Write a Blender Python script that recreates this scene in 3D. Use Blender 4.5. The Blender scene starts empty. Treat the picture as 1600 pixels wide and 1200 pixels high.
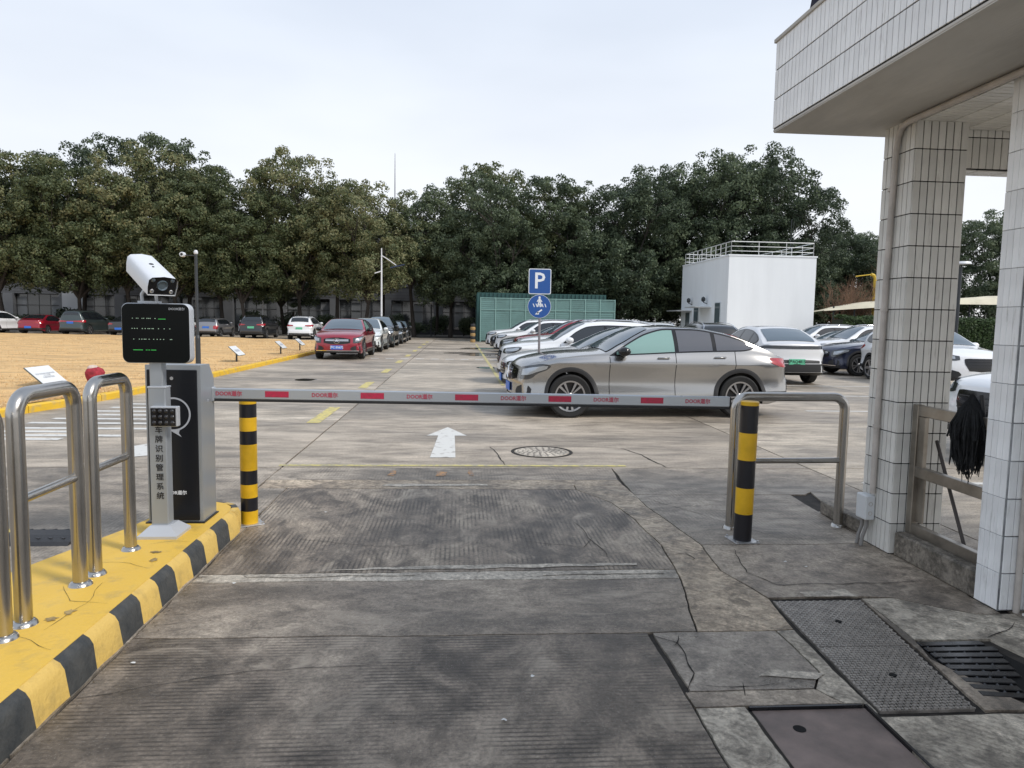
import bpy, bmesh, math, random
from mathutils import Vector, Matrix, noise
sc = bpy.context.scene
R_ = math.radians
PI = math.pi
CAMH = 1.63
# ------------------------------------------------------------------ camera, sky, sun
cd = bpy.data.cameras.new('camera'); cam = bpy.data.objects.new('camera', cd); sc.collection.objects.link(cam)
cd.sensor_width = 36; cd.lens = 36*1109/1600; cd.clip_end = 2000; cd.clip_start = .05
cam.matrix_world = Matrix.Translation((0, 0, CAMH)) @ Matrix.Rotation(R_(-4.3), 4, 'Z') @ Matrix.Rotation(PI/2-R_(5.15), 4, 'X') @ Matrix.Rotation(R_(1.0), 4, 'Z')
sc.camera = cam
SUN_EL, SUN_AZ = 44, 122         # azimuth clockwise from +Y (ahead): to the right and a little behind
wd = bpy.data.worlds.new('World'); sc.world = wd; wd.use_nodes = True
nt = wd.node_tree; nt.nodes.clear()
out = nt.nodes.new('ShaderNodeOutputWorld'); bg = nt.nodes.new('ShaderNodeBackground')
sky = nt.nodes.new('ShaderNodeTexSky'); sky.sky_type = 'NISHITA'; sky.sun_disc = False
sky.sun_elevation = R_(SUN_EL); sky.sun_rotation = R_(SUN_AZ); sky.dust_density = 4; sky.air_density = 1.0; sky.ozone_density = 1.5
# thin overcast: a pale even cloud veil mixed over the sky
tc = nt.nodes.new('ShaderNodeTexCoord'); sep = nt.nodes.new('ShaderNodeSeparateXYZ')
nt.links.new(tc.outputs['Generated'], sep.inputs[0])
ramp = nt.nodes.new('ShaderNodeValToRGB'); nt.links.new(sep.outputs['Z'], ramp.inputs[0])
ramp.color_ramp.elements[0].position = 0.0; ramp.color_ramp.elements[0].color = (9.1, 9.15, 9.2, 1)
ramp.color_ramp.elements[1].position = 0.6; ramp.color_ramp.elements[1].color = (5.9, 6.8, 8.3, 1)
ns = nt.nodes.new('ShaderNodeTexNoise'); ns.inputs['Scale'].default_value = 1.6; ns.inputs['Detail'].default_value = 4; ns.inputs['Roughness'].default_value = .5
mp = nt.nodes.new('ShaderNodeMapping'); mp.inputs['Scale'].default_value = (1, 1, 3.2)
nt.links.new(tc.outputs['Generated'], mp.inputs[0]); nt.links.new(mp.outputs[0], ns.inputs['Vector'])
mr = nt.nodes.new('ShaderNodeMapRange'); mr.inputs['From Min'].default_value = .3; mr.inputs['From Max'].default_value = .7
mr.inputs['To Min'].default_value = .72; mr.inputs['To Max'].default_value = .94; nt.links.new(ns.outputs['Fac'], mr.inputs['Value'])
mx = nt.nodes.new('ShaderNodeMix'); mx.data_type = 'RGBA'
nt.links.new(mr.outputs[0], mx.inputs['Factor']); nt.links.new(sky.outputs[0], mx.inputs['A']); nt.links.new(ramp.outputs[0], mx.inputs['B'])
nt.links.new(mx.outputs['Result'], bg.inputs[0]); bg.inputs[1].default_value = .112
nt.links.new(bg.outputs[0], out.inputs[0])
sl = bpy.data.lights.new('sun', 'SUN'); so = bpy.data.objects.new('sun', sl); sc.collection.objects.link(so)
sl.energy = 2.1; sl.angle = R_(11); sl.color = (1, .95, .88)
so.rotation_euler = (R_(90-SUN_EL), 0, R_(180-SUN_AZ)); so.location = (0, 0, 30)
sc.view_settings.view_transform = 'Standard'; sc.view_settings.look = 'None'; sc.view_settings.exposure = .16; sc.view_settings.gamma = 1
sc.cycles.use_denoising = True
# ------------------------------------------------------------------ helpers
def link(o, parent=None):
    sc.collection.objects.link(o)
    if parent is not None: o.parent = parent
    return o
def tag(o, label=None, cat=None, group=None, kind=None):
    if label: o['label'] = label
    if cat: o['category'] = cat
    if group: o['group'] = group
    if kind: o['kind'] = kind
    return o
def empty(name, loc=(0, 0, 0), rz=0, label=None, cat=None, group=None):
    o = bpy.data.objects.new(name, None); o.location = loc; o.rotation_euler = (0, 0, rz); o.empty_display_size = .1
    link(o); return tag(o, label, cat, group)
def copy_tree(o, parent=None):
    c = o.copy(); link(c, parent)
    for ch in KIDS.get(o.name, [x for x in o.children]): copy_tree(ch, c)
    return c
KIDS = {}
def set_tree_mat(o, old, new):
    for ch in o.children:
        if ch.type == 'MESH':
            for s in ch.material_slots:
                if s.material == old: s.link = 'OBJECT'; s.material = new
        set_tree_mat(ch, old, new)
class MB:
    def __init__(s): s.v = []; s.f = []; s.m = []
    def add(s, vs, fs, mi=0):
        b = len(s.v); s.v += [tuple(p) for p in vs]; s.f += [tuple(b+i for i in f) for f in fs]; s.m += [mi]*len(fs); return s
    def box(s, c, d, rot=None, mi=0, bev=0):
        hx, hy, hz = d[0]/2, d[1]/2, d[2]/2
        if bev <= 0:
            vs = [Vector((x*hx, y*hy, z*hz)) for x in (-1, 1) for y in (-1, 1) for z in (-1, 1)]
            fs = [(0,1,3,2), (4,6,7,5), (0,4,5,1), (2,3,7,6), (0,2,6,4), (1,5,7,3)]
        else:
            b = min(bev, hx*.9, hy*.9, hz*.9); vs = []; idx = {}
            for x in (-1, 1):
                for y in (-1, 1):
                    for z in (-1, 1):
                        for a in range(3):
                            p = [x*hx, y*hy, z*hz]
                            for k in range(3):
                                if k != a: p[k] -= (x, y, z)[k]*b
                            idx[(x, y, z, a)] = len(vs); vs.append(Vector(p))
            fs = []
            for a in range(3):
                o1, o2 = (a+1) % 3, (a+2) % 3
                for sg in (-1, 1):
                    q = []
                    for (i, j) in ((-1,-1), (1,-1), (1,1), (-1,1)):
                        t = [0, 0, 0]; t[a] = sg; t[o1] = i; t[o2] = j; q.append(idx[(*t, a)])
                    fs.append(tuple(q if sg > 0 else q[::-1]))
                for i in (-1, 1):
                    for j in (-1, 1):
                        t = [0, 0, 0]; t[o1] = i; t[o2] = j; q = []
                        for (sg, ax) in ((-1, o1), (1, o1), (1, o2), (-1, o2)):
                            t[a] = sg; q.append(idx[(*t, ax)])
                        fs.append(tuple(q))
            for x in (-1, 1):
                for y in (-1, 1):
                    for z in (-1, 1): fs.append(tuple(idx[(x, y, z, a)] for a in range(3)))
        if rot is not None: vs = [rot @ p for p in vs]
        c = Vector(c); return s.add([p+c for p in vs], fs, mi)
    def tube(s, pts, r, n=12, mi=0, cap=True):
        pts = [Vector(p) for p in pts]; rs = r if isinstance(r, (list, tuple)) else [r]*len(pts)
        vs = []; up = None
        for i, p in enumerate(pts):
            t = (pts[min(i+1, len(pts)-1)]-pts[max(i-1, 0)]).normalized()
            if up is None: up = Vector((0, 0, 1)) if abs(t.z) < .9 else Vector((1, 0, 0))
            u = (up-t*up.dot(t)); u = u.normalized() if u.length > 1e-6 else t.orthogonal().normalized(); w = t.cross(u); up = u
            vs += [p+(u*math.cos(2*PI*k/n)+w*math.sin(2*PI*k/n))*rs[i] for k in range(n)]
        fs = [(i*n+k, i*n+(k+1) % n, (i+1)*n+(k+1) % n, (i+1)*n+k) for i in range(len(pts)-1) for k in range(n)]
        if cap: fs += [tuple(range(n))[::-1], tuple((len(pts)-1)*n+k for k in range(n))]
        return s.add(vs, fs, mi)
    def lathe(s, prof, c=(0, 0, 0), axis='Z', n=24, mi=0, closed=False):
        vs = []
        for (r, z) in prof:
            for k in range(n):
                a = 2*PI*k/n; p = (r*math.cos(a), r*math.sin(a), z)
                if axis == 'Y': p = (p[0], p[2], p[1])
                if axis == 'X': p = (p[2], p[0], p[1])
                vs.append(Vector(p)+Vector(c))
        m = len(prof); fs = [(i*n+k, i*n+(k+1) % n, ((i+1) % m)*n+(k+1) % n, ((i+1) % m)*n+k) for i in range(m if closed else m-1) for k in range(n)]
        if not closed: fs += [tuple(range(n))[::-1], tuple((m-1)*n+k for k in range(n))]
        return s.add(vs, fs, mi)
    def prism(s, poly, z0, z1, mi=0, top_only=False):
        n = len(poly); vs = [(x, y, z0) for x, y in poly]+[(x, y, z1) for x, y in poly]
        fs = [tuple(range(n, 2*n))]
        if not top_only: fs += [(k, (k+1) % n, n+(k+1) % n, n+k) for k in range(n)]+[tuple(range(n))[::-1]]
        return s.add(vs, fs, mi)
    def build(s, name, mats, parent=None, smooth=None, recalc=True, loc=None, xf=None):
        me = bpy.data.meshes.new(name)
        vs = [xf @ Vector(p) for p in s.v] if xf is not None else s.v
        me.from_pydata(vs, [], s.f)
        if not isinstance(mats, (list, tuple)): mats = [mats]
        for m in mats: me.materials.append(m)
        if len(mats) > 1: me.polygons.foreach_set('material_index', s.m)
        if recalc:
            bm = bmesh.new(); bm.from_mesh(me); bmesh.ops.recalc_face_normals(bm, faces=bm.faces); bm.to_mesh(me); bm.free()
        if smooth is not None: me.shade_smooth(); me.set_sharp_from_angle(angle=R_(smooth))
        me.update()
        o = bpy.data.objects.new(name, me); link(o, parent)
        if loc is not None: o.location = loc
        return o
def text_mesh(body, size, depth=.001, align='CENTER', bold=0):
    cu = bpy.data.curves.new('t', 'FONT'); cu.body = body; cu.size = size; cu.extrude = depth; cu.align_x = align; cu.align_y = 'CENTER'; cu.resolution_u = 2; cu.offset = bold
    o = bpy.data.objects.new('t', cu); sc.collection.objects.link(o)
    bpy.context.view_layer.update()
    dg = bpy.context.evaluated_depsgraph_get(); me = bpy.data.meshes.new_from_object(o.evaluated_get(dg))
    bpy.data.objects.remove(o); me.name = 'lettering'; return me
def text_obj(name, body, size, mat, parent, loc, rot, depth=.001, align='CENTER', sx=1, bold=0):
    me = text_mesh(body, size, depth, align, bold); me.materials.clear(); me.materials.append(mat)
    o = bpy.data.objects.new(name, me); link(o, parent); o.location = loc; o.rotation_euler = rot; o.scale = (sx, 1, 1); return o
# ------------------------------------------------------------------ materials
def nn(nt, t, **kw):
    n = nt.nodes.new(t)
    for k, v in kw.items():
        if k in n.inputs.keys(): n.inputs[k].default_value = v
        else: setattr(n, k, v)
    return n
def M(name, col, rough=.5, metal=0, var=.0, vs=4, bump=0, bs=60, coat=0, stretch=(1, 1, 1), var2=None, spec=.5, rvar=0, emit=None, trans=0, thresh=(.35, .65), detail=5):
    m = bpy.data.materials.new(name); m.use_nodes = True; nt = m.node_tree; b = nt.nodes['Principled BSDF']
    b.inputs['Base Color'].default_value = (*col, 1); b.inputs['Roughness'].default_value = rough; b.inputs['Metallic'].default_value = metal
    b.inputs['Specular IOR Level'].default_value = spec
    if coat: b.inputs['Coat Weight'].default_value = coat; b.inputs['Coat Roughness'].default_value = .04
    if emit: b.inputs['Emission Color'].default_value = (*emit[0], 1); b.inputs['Emission Strength'].default_value = emit[1]
    if var or var2 or bump or rvar:
        tc = nn(nt, 'ShaderNodeTexCoord'); mp = nn(nt, 'ShaderNodeMapping'); mp.inputs['Scale'].default_value = stretch
        nt.links.new(tc.outputs['Object'], mp.inputs[0])
        n1 = nn(nt, 'ShaderNodeTexNoise', Scale=vs, Detail=detail, Roughness=.6); nt.links.new(mp.outputs[0], n1.inputs['Vector'])
        if var or var2:
            c2 = var2 if var2 else tuple(max(0, c*(1-var)) for c in col); c1 = col if var2 else tuple(min(1, c*(1+var*.6)) for c in col)
            r = nn(nt, 'ShaderNodeValToRGB'); r.color_ramp.elements[0].color = (*c2, 1); r.color_ramp.elements[1].color = (*c1, 1)
            r.color_ramp.elements[0].position = thresh[0]; r.color_ramp.elements[1].position = thresh[1]
            nt.links.new(n1.outputs['Fac'], r.inputs[0]); nt.links.new(r.outputs[0], b.inputs['Base Color'])
        if rvar:
            q = nn(nt, 'ShaderNodeMapRange'); q.inputs['To Min'].default_value = rough-rvar; q.inputs['To Max'].default_value = rough+rvar
            q.inputs['From Min'].default_value = .3; q.inputs['From Max'].default_value = .7
            nt.links.new(n1.outputs['Fac'], q.inputs['Value']); nt.links.new(q.outputs[0], b.inputs['Roughness'])
        if bump:
            n2 = nn(nt, 'ShaderNodeTexNoise', Scale=bs, Detail=4, Roughness=.6); nt.links.new(mp.outputs[0], n2.inputs['Vector'])
            bp = nn(nt, 'ShaderNodeBump', Strength=bump, Distance=.01); nt.links.new(n2.outputs['Fac'], bp.inputs['Height']); nt.links.new(bp.outputs[0], b.inputs['Normal'])
    return m
def concrete(name, base, dark, light, rough=.6, stain=.7, ss=.5, groove=None, gscale=40, gstr=.25, speck=.0, gsoft=0, stretch=(1, 1, 1), wet=0, far=0):
    """worn concrete: large stains, streaks, fine mottling, aggregate specks, broom or cut grooves"""
    k_ = 1.14 if base[0] < .3 else 1.0; base, dark, light = [tuple(c*k_*w for c, w in zip(cc, (1.06, 1.0, .92))) for cc in (base, dark, light)]
    m = bpy.data.materials.new(name); m.use_nodes = True; nt = m.node_tree; L = nt.links.new; b = nt.nodes['Principled BSDF']
    tc = nn(nt, 'ShaderNodeTexCoord'); mp = nn(nt, 'ShaderNodeMapping'); mp.inputs['Scale'].default_value = stretch; L(tc.outputs['Object'], mp.inputs[0])
    P_ = tc.outputs['Object']
    a = nn(nt, 'ShaderNodeTexNoise', Scale=ss, Detail=6, Roughness=.62, Distortion=.6); L(mp.outputs[0], a.inputs['Vector'])
    r1 = nn(nt, 'ShaderNodeValToRGB'); e = r1.color_ramp.elements; e[0].position = .36; e[0].color = (*dark, 1); e[1].position = .52; e[1].color = (*base, 1)
    x = e.new(.70); x.color = (*light, 1); L(a.outputs['Fac'], r1.inputs[0])
    f = nn(nt, 'ShaderNodeTexNoise', Scale=ss*9, Detail=8, Roughness=.7); L(mp.outputs[0], f.inputs['Vector'])
    mrr = nn(nt, 'ShaderNodeMapRange'); mrr.inputs['From Min'].default_value = .3; mrr.inputs['From Max'].default_value = .7; mrr.inputs['To Min'].default_value = 1-stain*.62; mrr.inputs['To Max'].default_value = 1+stain*.62; L(f.outputs['Fac'], mrr.inputs['Value'])
    mu = nn(nt, 'ShaderNodeMix', data_type='RGBA', blend_type='MULTIPLY'); mu.inputs['Factor'].default_value = 1; L(r1.outputs[0], mu.inputs['A']); L(mrr.outputs[0], mu.inputs['B'])
    col = mu.outputs['Result']
    fine = nn(nt, 'ShaderNodeTexNoise', Scale=48 if not far else 14, Detail=7, Roughness=.8); L(P_, fine.inputs['Vector'])
    m3 = nn(nt, 'ShaderNodeMapRange'); m3.inputs['From Min'].default_value = .3; m3.inputs['From Max'].default_value = .7; m3.inputs['To Min'].default_value = .42; m3.inputs['To Max'].default_value = 1.62; L(fine.outputs['Fac'], m3.inputs['Value'])
    mu2 = nn(nt, 'ShaderNodeMix', data_type='RGBA', blend_type='MULTIPLY'); mu2.inputs['Factor'].default_value = 1; L(col, mu2.inputs['A']); L(m3.outputs[0], mu2.inputs['B']); col = mu2.outputs['Result']
    hgt = fine.outputs['Fac']
    # abraded pale patches with ragged edges, and darker blotches where tyres and water have been
    wn_ = nn(nt, 'ShaderNodeTexNoise', Scale=ss*3.2, Detail=9, Roughness=.68, Distortion=1.1); L(mp.outputs[0], wn_.inputs['Vector'])
    wr_ = nn(nt, 'ShaderNodeMapRange'); wr_.inputs['From Min'].default_value = .54; wr_.inputs['From Max'].default_value = .66; wr_.inputs['To Max'].default_value = .8*stain; L(wn_.outputs['Fac'], wr_.inputs['Value'])
    wm_ = nn(nt, 'ShaderNodeMix', data_type='RGBA'); L(wr_.outputs[0], wm_.inputs['Factor']); L(col, wm_.inputs['A']); wm_.inputs['B'].default_value = (*light, 1); col = wm_.outputs['Result']
    dr_ = nn(nt, 'ShaderNodeMapRange'); dr_.inputs['From Min'].default_value = .46; dr_.inputs['From Max'].default_value = .34; dr_.inputs['To Max'].default_value = .8*stain; L(wn_.outputs['Fac'], dr_.inputs['Value'])
    dm_ = nn(nt, 'ShaderNodeMix', data_type='RGBA'); L(dr_.outputs[0], dm_.inputs['Factor']); L(col, dm_.inputs['A']); dm_.inputs['B'].default_value = (*[c*.75 for c in dark], 1); col = dm_.outputs['Result']
    if speck:
        v = nn(nt, 'ShaderNodeTexVoronoi', Scale=110); L(P_, v.inputs['Vector'])
        sm = nn(nt, 'ShaderNodeMapRange'); sm.inputs['From Min'].default_value = .12; sm.inputs['From Max'].default_value = .3; sm.inputs['To Min'].default_value = speck; sm.inputs['To Max'].default_value = 0; L(v.outputs['Distance'], sm.inputs['Value'])
        wn = nn(nt, 'ShaderNodeSeparateColor'); L(v.outputs['Color'], wn.inputs[0]); gt = nn(nt, 'ShaderNodeMath', operation='GREATER_THAN'); L(wn.outputs[0], gt.inputs[0]); gt.inputs[1].default_value = .72
        mm = nn(nt, 'ShaderNodeMath', operation='MULTIPLY'); L(sm.outputs[0], mm.inputs[0]); L(gt.outputs[0], mm.inputs[1])
        ms = nn(nt, 'ShaderNodeMix', data_type='RGBA'); L(mm.outputs[0], ms.inputs['Factor']); L(col, ms.inputs['A']); ms.inputs['B'].default_value = (.50, .47, .42, 1); col = ms.outputs['Result']
    bumpn = nn(nt, 'ShaderNodeBump', Strength=.8, Distance=.008); L(hgt, bumpn.inputs['Height']); nrm = bumpn.outputs[0]
    if groove:
        w = nn(nt, 'ShaderNodeTexWave', wave_type='BANDS', bands_direction=groove, wave_profile='SIN', Scale=gscale, Distortion=1.2, Detail=2); w.inputs['Detail Scale'].default_value = .6
        L(P_, w.inputs['Vector'])
        wearn = nn(nt, 'ShaderNodeTexNoise', Scale=2.2, Detail=5, Roughness=.7); L(P_, wearn.inputs['Vector'])
        wr = nn(nt, 'ShaderNodeMapRange'); wr.inputs['From Min'].default_value = .42; wr.inputs['From Max'].default_value = .62; L(wearn.outputs['Fac'], wr.inputs['Value'])
        pw = nn(nt, 'ShaderNodeMath', operation='POWER'); L(w.outputs['Fac'], pw.inputs[0]); pw.inputs[1].default_value = 2.5
        gm = nn(nt, 'ShaderNodeMath', operation='MULTIPLY'); L(pw.outputs[0], gm.inputs[0]); L(wr.outputs[0], gm.inputs[1])
        gk = nn(nt, 'ShaderNodeMath', operation='MULTIPLY'); L(gm.outputs[0], gk.inputs[0]); gk.inputs[1].default_value = gstr
        mg = nn(nt, 'ShaderNodeMix', data_type='RGBA'); L(gk.outputs[0], mg.inputs['Factor']); L(col, mg.inputs['A']); mg.inputs['B'].default_value = (*[c*.25 for c in dark], 1); col = mg.outputs['Result']
        b2 = nn(nt, 'ShaderNodeBump', Strength=.6, Distance=.004, invert=True); L(gm.outputs[0], b2.inputs['Height']); L(nrm, b2.inputs['Normal']); nrm = b2.outputs[0]
    L(col, b.inputs['Base Color']); L(nrm, b.inputs['Normal'])
    rr = nn(nt, 'ShaderNodeMapRange'); rr.inputs['From Min'].default_value = .35; rr.inputs['From Max'].default_value = .65; rr.inputs['To Min'].default_value = rough-.18-wet; rr.inputs['To Max'].default_value = rough+.12; L(a.outputs['Fac'], rr.inputs['Value']); L(rr.outputs[0], b.inputs['Roughness'])
    return m
# ------------------------------------------------------------------ cars
def pchip(pts):
    xs = [p[0] for p in pts]; ys = [p[1] for p in pts]; n = len(xs)
    if n == 1: return lambda x: ys[0]
    d = [(ys[i+1]-ys[i])/(xs[i+1]-xs[i]) for i in range(n-1)]; m = [d[0]]+[0]*(n-2)+[d[-1]]
    for i in range(1, n-1):
        if d[i-1]*d[i] > 0: m[i] = 2*d[i-1]*d[i]/(d[i-1]+d[i])
    def f(x):
        if x <= xs[0]: return ys[0]
        if x >= xs[-1]: return ys[-1]
        i = 0
        while x > xs[i+1]: i += 1
        h = xs[i+1]-xs[i]; t = (x-xs[i])/h
        return (2*t**3-3*t*t+1)*ys[i]+(t**3-2*t*t+t)*h*m[i]+(-2*t**3+3*t*t)*ys[i+1]+(t**3-t*t)*h*m[i+1]
    return f
GLASS = M('car_glass', (.012, .015, .018), .03, 0, spec=.9)
GLASS_T = M('tinted_side_glass', (.10, .105, .12), .04, spec=.7)
GLASS_G = M('painted_see_through_glass', (.22, .36, .33), .08, spec=.6)  # opaque pane; the light seen through it is put into its pale colour
GLASS_W = M('windscreen_glass', (.09, .12, .145), .03, spec=1)
PLASTIC = M('black_plastic', (.018, .018, .019), .55)
GLOSSB = M('gloss_black_trim', (.008, .008, .009), .12)
RUBBER = M('tyre_rubber', (.014, .014, .014), .8, bump=.2, bs=80)
ALLOY = M('alloy_rim', (.42, .42, .43), .28, .85)
ALLOY_D = M('dark_rim', (.03, .03, .033), .35, .4)
CHROME = M('chrome', (.8, .8, .82), .08, 1)
LAMP = M('headlight_glass', (.40, .43, .46), .10, .3, coat=1)
LAMP_D = M('headlight_dark', (.05, .055, .06), .08, .2, coat=1)
TAIL = M('tail_light_red', (.38, .012, .02), .12, coat=1, var=.35, vs=12)
SEAM = M('door_gap', (.006, .006, .006), .9)
PL_BLUE = M('blue_plate', (.03, .16, .62), .4)
PL_GREEN = M('green_plate', (.12, .50, .30), .4)
PL_WHITE = M('plate_white_ink', (.8, .8, .8), .5)
PL_BLACK = M('plate_black_ink', (.01, .01, .01), .5)
def paint(name, col, metal=0., rough=.3): return M(name, col, rough, metal, coat=1)
PAINTS = dict(
 silver=paint('champagne_silver_paint', (.37, .365, .355), .9, .25), red=paint('wine_red_paint', (.30, .012, .030), .35, .28), white=paint('white_paint', (.78, .79, .80)),
 cream=paint('pearl_white_paint', (.70, .72, .70), .1), black=paint('black_paint', (.010, .011, .013)), navy=paint('navy_paint', (.012, .018, .045), .35), grey=paint('grey_paint', (.25, .25, .26), .55),
 green=paint('grey_green_paint', (.045, .062, .062), .4), bluegrey=paint('blue_grey_paint', (.16, .20, .30), .5), evwhite=paint('warm_white_paint', (.66, .66, .66), .25), dark=paint('charcoal_paint', (.03, .032, .036), .3))
BODY = bpy.data.materials.new('body_paint_placeholder')
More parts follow.
